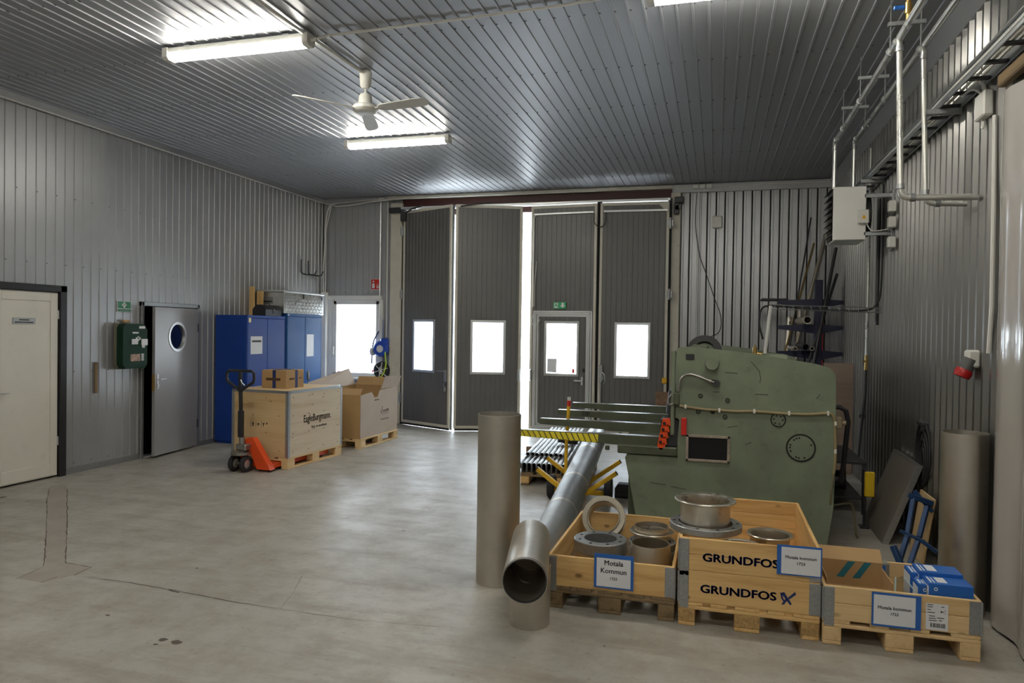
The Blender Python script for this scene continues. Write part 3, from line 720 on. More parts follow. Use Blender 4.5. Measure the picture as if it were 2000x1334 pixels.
# ================================================================ LEFT WALL THINGS
fk = thing('first_aid_station', 'dark green first aid dispenser on the wall', 'first aid kit', (-L+.012, 7.51, 1.21))
bk = MB().prism([(-.2, .06), (-.17, 0), (.17, 0), (.2, .06), (.2, .53), (.17, .585), (-.17, .585), (-.2, .53)], 0, 0, .05).build('back_shell', M_('olive_grey_plastic', (.16, .15, .10), .5), fk)
MB().prism([(-.2, .06), (-.16, .005), (.16, .005), (.2, .06), (.2, .50), (.14, .575), (-.16, .58), (-.2, .53)], 0, .05, .15).build('front_cover', m['fag'], fk)
cr = MB(); xf = .152
cr.box(.15, xf, .03, .06, .36, .42).box(.15, xf, .005, .085, .375, .405); cr.box(.15, xf, -.05, .05, .455, .475); cr.box(.15, xf, .06, .16, .52, .55); cr.build('white_print', m['signw'], fk)
MB().box(.15, .17, -.07, .03, .315, .385, .006).box(.15, .17, .09, .19, .30, .385, .006).box(.15, .165, .10, .15, .27, .32, .006).build('plaster_packs', m['paper'], fk)
st = MB().box(.15, xf, -.08, .08, .10, .19).build('picture_strip', M_('tan_print', (.38, .25, .18), .5, 0, .5, 30), fk)
for k in range(4): MB().box(.15, xf, .10, .14, .105+k*.024, .12+k*.024).build('symbol', m['signw'], fk)
tag(MB().box(-L+.01, -L+.05, 7.44, 7.54, 1.80, 1.84, .01).build('paper_roll', m['card']), 'small brown roll on top of the first aid dispenser', 'roll')
sg = thing('first_aid_sign', 'green first aid sign with white cross', 'sign', (-L+.004, 7.48, 1.94))
MB().box(0, .006, -.11, .11, 0, .14, .001).build('sign_plate', m['signw'], sg)
MB().box(.006, .007, -.104, .104, .045, .135).box(.006, .007, -.104, .104, .004, .038).build('green_field', m['signg'], sg)
MB().box(.007, .008, -.012, .012, .055, .125).box(.007, .008, -.036, .036, .078, .102).build('cross', m['signw'], sg)
text('lettering', 'Första hjälpen', .028, (.0075, 0, .021), '+x', m['signw'], sg, .01)
tag(MB().box(-L, -L+.025, 7.03, 7.065, .93, 1.31, .004, ).build('wood_strip', m['oldwood'][2]), 'short brown wooden strip fixed to the wall beside the ivory door', 'wood strip')
for k, (y0, y1) in enumerate(((11.52, 11.74), (11.76, 11.98))):
    x = -L+.02; tag(MB().tube([(x, y0, 3.02), (x, y0, 2.80), (x+.02, y0+.015, 2.76), (x+.12, y0+.05, 2.74), (x+.2, y0+.13, 2.75), (x+.22, y0+.16, 2.83)], .012, 8).build('wall_hook', m['blackpaint']), 'black steel wall hook above the checker plate chest, '+('next to the corner cables' if k else 'further from the corner cables'), 'hook', 'pair of black wall hooks')
cb = bez([(-L+.16, D-.05, 4.13), (-L+.10, D-.05, 3.95), (-L+.06, D-.04, 3.7), (-L+.06, D-.04, 3.4), (-L+.03, D-.04, 2.9), (-L+.04, D-.05, 2.45)], 6)
tag(MB().tube(cb, .016, 7).tube([Vector(p)+Vector((.03+.02*math.sin(i*.3), .005, 0)) for i, p in enumerate(cb)], .012, 7).build('cable_bundle', m['plastic_w']), 'white cable bundle hanging down the corner by the window', 'cable bundle')
cable('cable_bundle', bez([(-L+.18, D-.05, 4.14), (-7.0, D-.05, 4.10), (-6.6, D-.05, 4.13), (-6.2, D-.06, 4.18)]), .014, m['plastic_w'], 'white cable pair sagging along the top of the far wall')
tag(MB().box(-L+.03, -L+.14, D-.12, D-.03, .7, 2.46, .006).build('cable_trunking', m['white']), 'white vertical trunking in the corner beside the cabinet', 'trunking')

def cabinet(y0, y1, h, mat, label, papers, split):
    t = thing('steel_cabinet', label, 'cabinet', (-L+.02, y0, 0)); dp = .56; W = y1-y0
    MB().box(0, dp-.012, 0, W, .04, h, .006).box(.03, dp-.03, .02, W-.02, 0, .04).build('carcass', mat, t)
    for (a, b) in ((.02, split-.003), (split+.003, W-.02)):
        MB().box(dp-.012, dp+.006, a, b, .09, h-.045, .004).build('door', mat, t)
    MB().box(dp-.012, dp+.004, .0, .016, .05, h, .002).box(dp-.012, dp+.004, W-.016, W, .05, h, .002).box(dp-.012, dp+.006, 0, W, h-.04, h, .003).build('face_frame', mat, t)
    return t, dp
c1, dp = cabinet(9.21, 10.185, 1.95, m['bluecab'], 'cobalt blue steel cabinet behind the pallet truck', None, .5)
MB().box(dp+.006, dp+.008, .08, .37, 1.36, 1.63).build('paper_sheet', m['paper'], c1)
MB().box(dp+.008, dp+.0085, .11, .34, 1.54, 1.57).build('text_lines', m['ink'], c1)
MB().box(dp+.006, dp+.008, .03, .085, 1.84, 1.91).build('sticker', M_('pale_yellow_sticker', (.7, .6, .3), .5), c1)
c2, dp = cabinet(10.245, 11.30, 2.0, m['bluecab2'], 'lighter blue steel cabinet between the other cabinet and the window', None, .53)
MB().box(dp+.006, dp+.008, .58, .80, 1.28, 1.66).build('paper_sheet', m['paper'], c2)
MB().box(dp+.006, dp+.012, .60, .68, .86, 1.03, .003).build('handle_recess', m['blackpaint'], c2); MB().box(dp+.012, dp+.022, .63, .65, .89, 1.0, .004).build('handle', m['alu'], c2)
MB().cyl((dp+.006, .62, .80), (dp+.012, .62, .80), .012).cyl((dp+.006, .68, .80), (dp+.012, .68, .80), .012).build('lock', m['darksteel'], c2)
MB().box(dp+.006, dp+.008, .01, .06, 1.97, 1.99).build('sticker', m['signw'], c2)
# tool box on the first cabinet
tb = thing('tool_box', 'black steel tool box on top of the cobalt blue cabinet', 'tool box', (-6.92, 9.93, 1.95))
MB().prism([(-.12, 0), (.12, 0), (.12, .10), (.06, .175), (-.06, .175), (-.12, .10)], 1, -.21, .21).build('body', m['blackpaint'], tb)
MB().box(.118, .13, -.02, .02, .04, .12, .004).build('latch', m['darksteel'], tb); MB().tube([(0, -.07, .17), (0, -.06, .2), (0, .06, .2), (0, .07, .17)], .008, 6).build('handle', m['darksteel'], tb)
# checker plate chest on the second cabinet
ck = thing('checker_plate_chest', 'silver checker plate chest lying on the lighter blue cabinet', 'chest', (-7.3, 10.18, 2.0))
ch = M_('checker_plate', (.55, .55, .53), .3, .85, .1, 8)
MB().box(0, .52, 0, 1.22, .002, .35, .006).build('body', ch, ck); MB().box(-.008, .53, -.01, 1.23, .35, .385, .006).build('lid', m['alu'], ck)
tr = MB()
for i in range(22):
    for j in range(6):
        y = .05+i*.053; z = .035+j*.056; sgn = 1 if (i+j) % 2 else -1
        Mx = Matrix.Translation((.52, y, z)) @ Matrix.Rotation(sgn*pi/4, 4, 'X')
        tr.box(-.001, .006, -.024, .024, -.007, .007, .003, Mx)
stuff(tr.build('tread_bars', ch, ck))
MB().box(.52, .535, .55, .58, .26, .34, .003).build('hasp', m['blackpaint'], ck); MB().box(.10, .33, -.012, 0, .16, .27, .004).build('handle_plate', m['galvd'], ck); MB().box(.13, .30, -.018, -.01, .18, .205).build('handle', m['blackpaint'], ck)
MB().box(.521, .524, 1.13, 1.18, .27, .33).build('sticker', m['navy'], ck)
bd = tag(MB().box(-7.33, -7.24, 10.03, 10.06, 1.952, 2.43, .003).build('pine_board', m['pine'][2]), 'pine board standing behind the black tool box', 'board')
bd = tag(MB().box(-7.23, -7.12, 10.09, 10.12, 1.952, 2.36, .003).build('pine_board', m['pine'][2]), 'narrow knotty pine board against the wall behind the tool box', 'board')

# ================================================================ FAR WALL THINGS
fs = thing('fire_sign', 'red fire hose sign above the window corner', 'sign', (-6.215, D+.002, 2.51))
MB().box(-.10, .10, -.012, 0, 0, .205, .002).build('sign_plate', m['signw'], fs); MB().box(-.092, .092, -.014, -.012, .008, .197).build('red_field', m['red'], fs)
MB().box(-.07, -.02, -.016, -.014, .03, .12).cyl((-.045, -.014, .155), (-.045, -.016, .155), .018).build('extinguisher_symbol', m['signw'], fs)
fl = MB()
for k in range(3): fl.prism([(.02+k*.022, .03), (.035+k*.022, .03), (.03+k*.022, .12), (.045+k*.02, .1)][:3], 1, -.016, -.014)
fl.build('flame_symbol', m['signw'], fs)
cable('air_pipe', [(-6.115, D-.035, H-.1), (-6.115, D-.035, 1.75)], .014, m['alu'], 'thin aluminium pipe running down beside the window', 'pipe')
cable('conduit', [(-5.97, D-.035, H-.1), (-5.97, D-.035, 1.62)], .012, m['plastic_w'], 'white conduit beside the cream gate column', 'conduit')
tag(MB().box(-6.06, -6.02, D-.03, D-.005, 1.55, 1.95, .003).build('perforated_strip', m['galv']), 'galvanised perforated strip above the hose reel', 'bracket')
hr = thing('hose_reel', 'blue hose reel with lime hose on the wall by the gate column', 'hose reel', (-6.03, D-.03, 1.40))
My = Matrix.Translation((0, -.02, 0)) @ Matrix.Rotation(pi/2, 4, 'X')
MB().lathe([(.0001, 0), (.13, 0), (.15, .03), (.15, .10), (.12, .13), (.0001, .13)], 24, My).box(.0, .14, -.14, -.02, .05, .2, .02).build('casing', m['bluelabel'], hr)
MB().lathe([(.0001, .13), (.07, .13), (.05, .145), (.0001, .145)], 20, My).cyl((-.15, -.08, -.05), (-.2, -.08, -.05), .08, 18).build('cover', m['plastic_w'], hr)
MB().tube(bez([(.09, -.12, .08), (.11, -.14, -.1), (.12, -.13, -.3), (.06, -.13, -.48), (-.06, -.12, -.56), (-.13, -.1, -.52)]), .013, 7).build('hose', m['lime'], hr)
MB().tube(bez([(-.07, -.05, .33), (-.15, -.09, .15), (-.18, -.09, -.05), (-.19, -.09, -.28)]), .012, 7).build('feed_hose', M_('navy_hose', (.02, .02, .08), .5), hr)
co = thing('cable_coil', 'black cable coil on a white star holder below the hose reel', 'cable coil', (-6.02, D-.03, 1.0))
MB().lathe([(.09, .02), (.15, .02), (.17, .06), (.15, .10), (.09, .10), (.08, .06)], 24, My, closed=True).build('coil', m['rubber'], co)
sp = MB()
for k in range(6): sp.cyl((0, -.13, 0), (.15*math.cos(k*pi/3+.3), -.13, .15*math.sin(k*pi/3+.3)), .009, 6)
sp.build('star_holder', m['plastic_w'], co)
tag(MB().box(-6.98, -6.8, D-.09, D-.01, .87, .95, .02).build('cloth', M_('purple_cloth', (.12, .02, .10), .8)), 'purple cloth on the window sill', 'cloth')
tag(MB().box(-.105, .06, D-.06, D-.005, 3.515, 3.72, .02).build('access_point', m['plastic_w']), 'white square wall box high on the ribbed wall by the gate', 'wall box')
cable('conduit', [(-.32, D-.03, H-.09), (-.32, D-.03, 1.0)], .014, m['alu'], 'grey conduit down the ribbed wall beside the gate', 'conduit')
cable('loose_cable', bez([(-.36, D-.03, 4.1), (-.37, D-.04, 3.6), (-.30, D-.05, 3.1), (-.18, D-.06, 2.75), (-.04, D-.1, 2.35), (.06, D-.3, 2.05), (.03, D-.6, 1.80), (-.2, D-1.2, 1.69)]), .006, m['rubber'], 'loose black cable hanging in a curve over the ribbed wall')

# ================================================================ PALLETS, CRATES
BLK = {}
def pallet(label, loc, rz, W=.8, Dp=1.2, kind='pine', group='wooden pallets', block='chip', ndeck=5):
    t = thing('pallet', label, 'pallet', loc, rz, group); wd_ = m[kind]
    def part(nm, x0, x1, y0, y1, z0, z1, ax, mat=None):
        key = (nm, round(x1-x0, 3), round(y1-y0, 3), kind, block)
        if key not in BLK:
            hx, hy, hz = (x1-x0)/2, (y1-y0)/2, (z1-z0)/2
            BLK[key] = MB().box(-hx, hx, -hy, hy, -hz, hz, .004).mesh(nm, mat or wd_[ax])
        inst(nm, BLK[key], t, ((x0+x1)/2, (y0+y1)/2, (z0+z1)/2))
    hw, hd = W/2, Dp/2; bl = m[block] if isinstance(m[block], bpy.types.Material) else m[block][1]
    wds = [.145, .10, .145, .10, .145] if ndeck == 5 else [.145, .1, .1, .145]
    gap = (W-sum(wds))/(len(wds)-1); x = -hw
    for w_ in wds: part('deck_board', x, x+w_, -hd, hd, .122, .144, 1); x += w_+gap
    ys = [(-hd, -hd+.145), (-.0725, .0725), (hd-.145, hd)] if Dp > .9 else [(-hd, -hd+.1), (-.05, .05), (hd-.1, hd)]
    for (a, b) in ys: part('stringer_board', -hw, hw, a, b, .100, .122, 0)
    xs = [(-hw, -hw+.10), (-.0725, .0725), (hw-.10, hw)]
    for (a, b) in xs:
        part('bottom_board', a, b, -hd, hd, 0, .022, 1)
        for (c, d_) in ys: part('block', a, b, c, d_, .022, .100, 2, bl)
    return t
HNG = {}
def collar(label, loc, rz, W=.8, Dp=1.2, kind='pine', nb=1, group='pallet collars'):
    t = thing('pallet_collar', label, 'pallet collar', loc, rz, group); hw, hd = W/2, Dp/2; th = .02; hh = .195
    for k in range(nb):
        z0 = k*hh/nb+(.0008 if k else 0); z1 = (k+1)*hh/nb-.0008
        for s_ in (-1, 1):
            MB().box(-hw+.002, hw-.002, s_*hd-(th if s_ > 0 else 0), s_*hd+(th if s_ < 0 else 0), z0, z1, .003).build('side_board', m[kind][0], t)
            MB().box(s_*hw-(th if s_ > 0 else 0), s_*hw+(th if s_ < 0 else 0), -hd+th+.001, hd-th-.001, z0, z1, .003).build('end_board', m[kind][1], t)
    if 'h' not in HNG:
        g = MB(); g.box(.004, .06, -.0035, 0, -.035, hh-.006, .002); g.box(-.0035, 0, .004, .06, .004, hh-.006, .002)
        g.cyl((.0, .0, 0), (.0, .0, hh-.01), .0065, 8)
        for zz in (.03, .075, .12, .165):
            g.cyl((.035, -.0035, zz), (.035, -.007, zz), .006, 8); g.cyl((-.0035, .035, zz), (-.007, .035, zz), .006, 8)
        for zz in (.0, .05, .1, .15): g.box(.018, .05, -.006, -.003, zz+.005, zz+.008)
        HNG['h'] = g.mesh('corner_hinge', m['galv'])
    for k, (x, y) in enumerate(((-hw, -hd), (hw, -hd), (hw, hd), (-hw, hd))): inst('corner_hinge', HNG['h'], t, (x, y, 0), (0, 0, k*pi/2))
    return t
# --- plywood crate on pallet with the pallet truck
CR_A = math.radians(-3.5)
CW = .86
cpos = Vector((-5.065, 8.375, 0))+Vector((-CW/2*math.cos(CR_A), -CW/2*math.sin(CR_A), 0))
pallet('pale pallet under the plywood crate', cpos, CR_A, W=CW, kind='pale', block='pale')
pc = thing('plywood_crate', 'plywood crate with metal edges on a pallet', 'crate', (cpos.x, cpos.y, .144), CR_A)
hw, hd, hz = CW/2, .60, .82
for nm, b, mt in (('side_panel', (-hw, hw, -hd, -hd+.012), m['ply']), ('side_panel', (-hw, hw, hd-.012, hd), m['ply']), ('side_panel', (-hw, -hw+.012, -hd+.012, hd-.012), m['ply_y']), ('side_panel', (hw-.012, hw, -hd+.012, hd-.012), m['ply_y'])):
    MB().box(*b, .001, hz, .001).build(nm, mt, pc)
MB().box(-hw, hw, -hd, hd, hz, hz+.012, .001).build('lid', m['ply'], pc)
eg = MB(); e = .0022
for sx in (-1, 1):
    for sy in (-1, 1):
        x, y = sx*hw, sy*hd
        eg.box(x-sx*.04, x+sx*e, y, y+sy*e, 0.0, hz+.012); eg.box(x, x+sx*e, y-sy*.04, y+sy*e, 0.0, hz+.012)
    eg.box(sx*hw, sx*(hw+e), -hd, hd, hz-.018, hz+.0142); eg.box(sx*(hw-.03), sx*(hw+e), -hd, hd, hz+.012, hz+.0142)
    eg.box(-hw, hw, sx*hd, sx*(hd+e), hz-.018, hz+.0142); eg.box(-hw, hw, sx*(hd-.03), sx*(hd+e), hz+.012, hz+.0142)
eg.build('metal_edging', m['galv'], pc)
nl = MB()
for i in range(4):
    for j in range(4): nl.cyl((hw, -.5+i*.33, .06+j*.23), (hw+.003, -.5+i*.33, .06+j*.23), .007, 6); nl.cyl((-.3+i*.2, -hd, .08+j*.22), (-.3+i*.2, -hd-.003, .08+j*.22), .006, 6) if (i+j) % 2 else None
stuff(nl.build('nail_heads', m['darksteel'], pc))
text('lettering', 'EagleBurgmann.', .135, (hw+.003, .02, .45), '+x', m['ink'], pc, .006, .72)
text('lettering', 'Rely on excellence', .05, (hw+.003, .06, .335), '+x', m['ink'], pc, 0, .9)
hs = MB()
for k, x in enumerate((-.10, -.02, .06)):
    hs.box(x-.035, x-.033, -hd-.0025, -hd, .36, .44)
    if k == 0: hs.prism([(x-.014, .40), (x, .43), (x+.014, .40), (x+.006, .40), (x+.006, .37), (x-.006, .37), (x-.006, .40)], 1, -hd-.0025, -hd)
    elif k == 1: hs.prism([(x-.02, .395), (x, .42), (x+.02, .395)], 1, -hd-.0025, -hd); hs.box(x-.002, x+.002, -hd-.0025, -hd, .37, .4)
    else: hs.prism([(x-.016, .42), (x+.016, .42), (x+.004, .395), (x+.004, .375), (x-.004, .375), (x-.004, .395)], 1, -hd-.0025, -hd)
hs.box(.10, .12, -hd-.0025, -hd, .405, .425)
hs.build('handling_marks', m['ink'], pc)
# small parcel on the crate
pb = thing('parcel', 'small brown parcel with dark tape on the plywood crate', 'parcel', (-5.53, 8.30, .977), math.radians(-3))
MB().box(-.19, .19, -.19, .19, 0, .235, .004).build('carton', m['card'], pb)
MB().box(-.02, .03, -.192, .192, .001, .2375).build('tape', m['navy'], pb); MB().box(-.192, .192, .0, .055, .001, .2372).build('tape', m['navy'], pb)
MB().box(-.12, .10, -.1925, -.19, .10, .135).box(.19, .1925, -.12, -.02, .11, .135).box(.19, .1925, .09, .14, .12, .135).build('faded_print', M_('brown_print', (.10, .045, .02), .7), pb)
# pallet truck
PT = thing('pallet_truck', 'orange hand pallet truck under the plywood crate', 'pallet truck', (-5.57, 7.62, 0), CR_A)
for s_ in (-1, 1):
    fk_ = MB(); x = s_*.20+.075
    fk_.box(x-.08, x+.08, .06, 1.22, .055, .09, .008); fk_.box(x-.08, x-.065, .06, 1.22, .04, .09); fk_.box(x+.065, x+.08, .06, 1.22, .04, .09)
    fk_.build('fork', m['orange'], PT)
    MB().cyl((x-.04, 1.1, .04), (x+.04, 1.1, .04), .04, 16).build('load_roller', m['rubber'], PT)
sh = MB()
sh.prism([(.02, .40), (.12, .41), (.36, .08), (.385, .03), (.19, .03), (.10, .22), (.02, .27)], 1, -.06, .03)
sh.prism([(.02, .37), (-.02, .37), (-.18, .08), (-.20, .03), (-.08, .03), (.02, .24)], 1, -.05, .03)
sh.box(-.19, .36, .03, .10, .03, .09, .01)
sh.build('fork_shoulder', m['orange'], PT)
for s_ in (-1, 1):
    x = s_*.085; My_ = Matrix.Translation((x, -.13, .1)) @ Matrix.Rotation(pi/2, 4, 'Y')
    wh = MB().lathe([(.055, -.025), (.088, -.025), (.1, -.017), (.1, .017), (.088, .025), (.055, .025)], 26, My_, closed=True).build('steer_wheel', m['rubber'], PT)
    MB().lathe([(.0001, -.02), (.03, -.024), (.056, -.016), (.056, .016), (.03, .024), (.0001, .02)], 20, My_).build('wheel_hub', m['alu'], wh)
MB().cyl((-.06, -.13, .1), (.06, -.13, .1), .02, 12).lathe([(.0001, 0), (.12, 0), (.12, .035), (.0001, .035)], 20, Matrix.Translation((0, -.12, .21))).cyl((0, -.1, .2), (0, -.1, .42), .035, 14).cyl((-.02, -.1, .36), (-.02, -.1, .50), .022).box(-.06, .1, -.16, -.05, .26, .34, .015).build('hydraulic_pump', m['worn'], PT)
MB().box(-.035, .035, -.15, -.1, .42, .75, .01).tube([(0, -.12, .5), (0, -.13, .85), (0, -.14, 1.05)], .024, 12).build('handle_shaft', m['blackpaint'], PT)
lp = [(0, -.14, .98), (.05, -.14, 1.02), (.19, -.14, 1.10), (.205, -.14, 1.14), (.2, -.14, 1.21), (.17, -.14, 1.235), (-.17, -.14, 1.235), (-.2, -.14, 1.21), (-.205, -.14, 1.14), (-.19, -.14, 1.10), (-.05, -.14, 1.02)]
MB().tube(lp, .018, 10, closed=True).box(-.02, .02, -.16, -.12, 1.0, 1.24, .006).build('handle_loop', m['blackpaint'], PT)
MB().tube([(.01, -.15, 1.13), (.05, -.17, 1.09), (.09, -.17, 1.06)], .007, 6).build('release_lever', m['alu'], PT)

# --- big cardboard box on pallet
bpos = Vector((-4.98-.40, 10.09, 0)); bz = math.radians(-1.5)
pallet('pale pallet under the big open cardboard box', bpos, bz, kind='pale', block='pale')
bx = thing('cardboard_box', 'big open cardboard box with raised flaps on a pallet', 'cardboard box', (bpos.x, bpos.y, .144), bz)
hw, hd, hz = .385, .60, .70; th = .007
MB().box(-hw, hw, -hd, -hd+th, 0.001, hz-.06).build('side_wall', m['card'], bx); MB().box(-hw, hw, hd-th, hd, 0.001, hz).build('side_wall', m['card'], bx); MB().box(-hw, -hw+th, -hd+th, hd-th, 0.001, hz).build('side_wall', m['card'], bx)
MB().prism([(-hd, .001), (hd, .001), (hd, hz), (.0, hz-.02), (-.07, hz-.12), (-.17, hz-.12), (-.26, hz-.03), (-hd, hz-.06)], 0, hw-th, hw).build('side_wall', m['cardlit'], bx)
MB().box(-hw+th, hw-th, -hd+th, hd-th, .001, .01).build('bottom', m['card'], bx)
def flap(pts, mat, th_=.006):
    mb = MB(); a, b, c, d_ = [Vector(p) for p in pts]; n = (b-a).cross(d_-a).normalized()*th_
    mb.add([a, b, c, d_, a+n, b+n, c+n, d_+n], [(0, 1, 2, 3), (7, 6, 5, 4), (0, 1, 5, 4), (1, 2, 6, 5), (2, 3, 7, 6), (3, 0, 4, 7)])
    return mb.build('flap', mat, bx)
flap([(-hw, -hd, hz), (-hw, hd, hz), (-hw-.13, hd, hz+.26), (-hw-.13, -hd, hz+.10)], m['cardlit'])
flap([(-hw, hd, hz), (hw, hd, hz), (hw, hd+.10, hz+.13), (-hw, hd+.12, hz+.13)], m['card'])
flap([(hw, .02, hz), (hw, hd, hz), (hw+.06, hd, hz+.17), (hw+.06, .06, hz+.20)], m['cardlit'])
flap([(-hw, -hd, hz-.06), (hw, -hd, hz-.06), (hw-.08, -hd+.20, hz+.02), (-hw, -hd+.2, hz+.02)], m['card'])
MB().box(hw, hw+.002, -.17, -.03, .53, .55).build('handle_hole', m['rust'], bx)
lg = MB(); X0 = hw+.0015
lg.tube([(X0, .02, .36), (X0, .05, .315), (X0, .09, .42)], .004, 5); lg.box(hw, hw+.002, .08, .30, .318, .323); lg.box(hw, hw+.002, .08, .28, .295, .299); lg.box(hw, hw+.002, .04, .30, .215, .228)
lg.build('faded_print', M_('grey_print', (.10, .08, .07), .7), bx)
MB().tube([(X0, .10+k*.016, .335+(.028 if k % 2 else 0)+(.012 if k > 8 and k % 2 else 0)) for k in range(13)], .0028, 5).build('script_mark', m['ink'], bx)
MB().box(-.28, -.16, -hd-.002, -hd, .30, .45).build('label_sheet', M_('tan_label', (.36, .27, .18), .6), bx)

# ================================================================ FRONT CRATES
AX, AY, BX, BY, CX, CY = -.618, 5.075, .205, 5.055, 1.018, 4.736
def put(o, x, y, z): o.location = (x, y, z); return o
pallet('dark weathered pallet under the crate of pipe flanges', (AX, AY, 0), 0, kind='oldwood', block='oldwood')
pallet('pallet with pressed wood blocks under the tall double collar crate', (BX, BY, 0), 0, kind='pine', block='chip')
pallet('small pale pallet under the crate of blue cartons', (CX, CY, 0), 0, Dp=.6, kind='pale', block='pale', ndeck=4)
cA = collar('single pallet collar around the pipe flanges', (AX, AY, .1445), 0, kind='pine', nb=1)
cB1 = collar('lower collar of the tall double crate, with logo and cross mark', (BX, BY, .1445), 0, kind='pine', nb=1)
cB2 = collar('upper collar of the tall double crate', (BX, BY, .340), 0, kind='pine', nb=2)
cC = collar('short pallet collar around the blue cartons', (CX, CY, .1445), 0, Dp=.6, kind='pale', nb=2)
text('lettering', 'GRUNDFOS', .068, (-.045, -.6015, .083), '-y', m['navy'], cB2, .036, 1.2)
text('lettering', 'GRUNDFOS', .068, (-.055, -.6015, .087), '-y', m['navy'], cB1, .036, 1.2)
lx = MB(); f_ = lambda x, z: (x, z)
lx.prism([(.188, .115), (.204, .122), (.246, .058), (.238, .048)], 1, -.602, -.6)
lx.prism([(.182, .118), (.188, .085), (.200, .066), (.206, .072), (.197, .09), (.196, .115)], 1, -.602, -.6)
lx.prism([(.262, .128), (.270, .116), (.232, .082), (.226, .092)], 1, -.602, -.6)
lx.prism([(.222, .078), (.214, .086), (.19, .048), (.205, .05)], 1, -.602, -.6)
lx.build('cross_mark', m['navy'], cB1)
def placard(parent_loc, px, label, blue, lines, ylane):
    a = P(px[0], px[1], 1, ylane); b = P(px[2], px[3], 1, ylane)
    W = b.x-a.x; Hh = px[4]; zc = (a.z+b.z)/2; xc = (a.x+b.x)/2
    t = thing('placard', label, 'sign', (xc, ylane, zc), 0)
    hw_, hh_ = W/2, Hh/2
    l_, r_, t_, b_ = blue
    MB().box(-hw_, hw_, -.003, 0, -hh_, hh_).build('blue_backing', m['bluecard'], t)
    MB().box(-hw_+l_, hw_-r_, -.005, -.003, -hh_+b_, hh_-t_).build('paper', m['paper'], t)
    for (st, sz, z) in lines: text('lettering', st, sz, (-(r_-l_)/2, -.0055, z), '-y', m['ink'], t, .012)
    return t
placard(None, (1161, 1084, 1237, 1150, .215), 'blue framed placard in bold letters on the flange crate', (.016, .018, .026, .010), (('Motala', .044, .052), ('Kommun', .044, .002), ('1723', .024, -.045)), 4.468)
placard(None, (1518, 1064, 1605, 1128, .175), 'blue framed placard on the top corner of the tall crate', (.024, .008, .012, .008), (('Motala kommun', .026, .018), ('1723', .024, -.016)), 4.446)
placard(None, (1703, 1157, 1798, 1230, .19), 'blue framed placard on the crate of blue cartons', (.010, .028, .012, .012), (('Motala kommun', .026, .012), ('1723', .022, -.020)), 4.428)
sl = thing('shipping_label', 'white shipping label with barcode on the short crate', 'label', (P(1830, 1205, 1, 4.432).x, 4.434, P(1830, 1205, 1, 4.432).z))
MB().box(-.055, .055, -.0012, 0, -.075, .072).build('label_paper', m['paper'], sl)
bc = MB(); x = -.032
while x < .043:
    w_ = random.choice((.0012, .002, .003, .0045)); bc.box(x, x+w_, -.0018, -.0012, -.06, -.036); x += w_+random.choice((.0012, .002, .003))
bc.build('barcode', m['ink'], sl)
tl = MB()
for (a, b, z) in ((-.048, -.02, .062), (-.048, -.022, .05), (-.048, -.03, .035), (-.048, -.01, .02), (-.04, -.01, .0), (-.04, -.005, -.013), (0, .035, -.008), (-.04, 0, -.025), (.01, .025, -.022), (.02, .035, .055)): tl.box(a, b, -.0018, -.0012, z, z+.004)
tl.prism([(.03, .03), (.018, .037), (.018, .023)], 1, -.0018, -.0012); tl.tube([(.028, -.0016, .03), (.045, -.0016, .04)], .001, 4); tl.tube([(.028, -.0016, .03), (.044, -.0016, .02)], .001, 4)
tl.build('printed_lines', m['ink'], sl)

# ---- pipe fittings
def flange(label, loc, ro, ri, h, mat, bolts=8, group='loose pipe flanges', rot=None):
    t = thing('pipe_flange', label, 'flange', loc, random.uniform(0, 1), group)
    if rot: t.rotation_euler = rot
    MB().lathe([(ri, 0), (ro-.004, 0), (ro, .004), (ro, h-.004), (ro-.004, h), (ri, h)], 44, closed=True).build('ring', mat, t)
    if bolts:
        b = MB()
        for k in range(bolts):
            a = 2*pi*k/bolts; c = ((ro+ri)/2*math.cos(a), (ro+ri)/2*math.sin(a), h); b.cyl(c, (c[0], c[1], h+.0008), min(.011, (ro-ri)*.22), 10)
        b.build('bolt_holes', m['dark'], t)
    return t
def stub(label, loc, r, lip, h, mat, th=.005, rot=None, rb=None):
    o = MB(); rb = rb or r
    o.lathe([(rb-th, 0), (rb, 0), (r, h*.55), (r, h-.03), (r+.004, h-.018), (lip-.006, h-.014), (lip, h-.010), (lip, h-.004), (lip-.003, h), (r+.008, h), (r-th+.002, h-.006), (r-th, h-.02), (r-th, h*.5)], 48, closed=True)
    o = o.build('stub_end', mat); o.location = loc
    if rot: o.rotation_euler = rot
    return tag(o, label, 'pipe collar', 'loose pipe collars')
z0 = .146
flange('bottom stainless ring of the stack in the flange crate', (-.74, 4.89, z0), .172, .125, .07, m['ssb'], 0)
flange('middle stainless ring of the stack in the flange crate', (-.738, 4.892, z0+.0705), .168, .125, .062, m['ssb'], 0)
flange('bright galvanised flange on top of the ring stack', (-.742, 4.888, z0+.133), .182, .112, .078, m['galv'], 8)
flange('flat ring under the tilted collar at the back of the flange crate', (-.80, 5.38, z0), .17, .12, .05, m['galvd'], 0)
m['ssr'] = stainless('satin_stainless', (.40, .365, .30), .55, (1, 1, 1), .05)
tr_ = thing('collar_pair', 'matt collar rings tilted up at the back of the flange crate', 'pipe collar', (-.81, 5.475, .348)); tr_.rotation_euler = (math.radians(62), 0, math.radians(-3))
MB().lathe([(.122, .0), (.165, .0), (.168, .006), (.165, .012), (.13, .012), (.126, .03), (.122, .03)], 48, closed=True).build('front_ring', m['ssr'], tr_)
MB().lathe([(.118, -.09), (.124, -.09), (.124, -.001), (.118, -.001)], 48, closed=True).lathe([(.124, -.05), (.166, -.05), (.166, -.038), (.124, -.038)], 48, closed=True).build('rear_ring', m['ssm'], tr_)
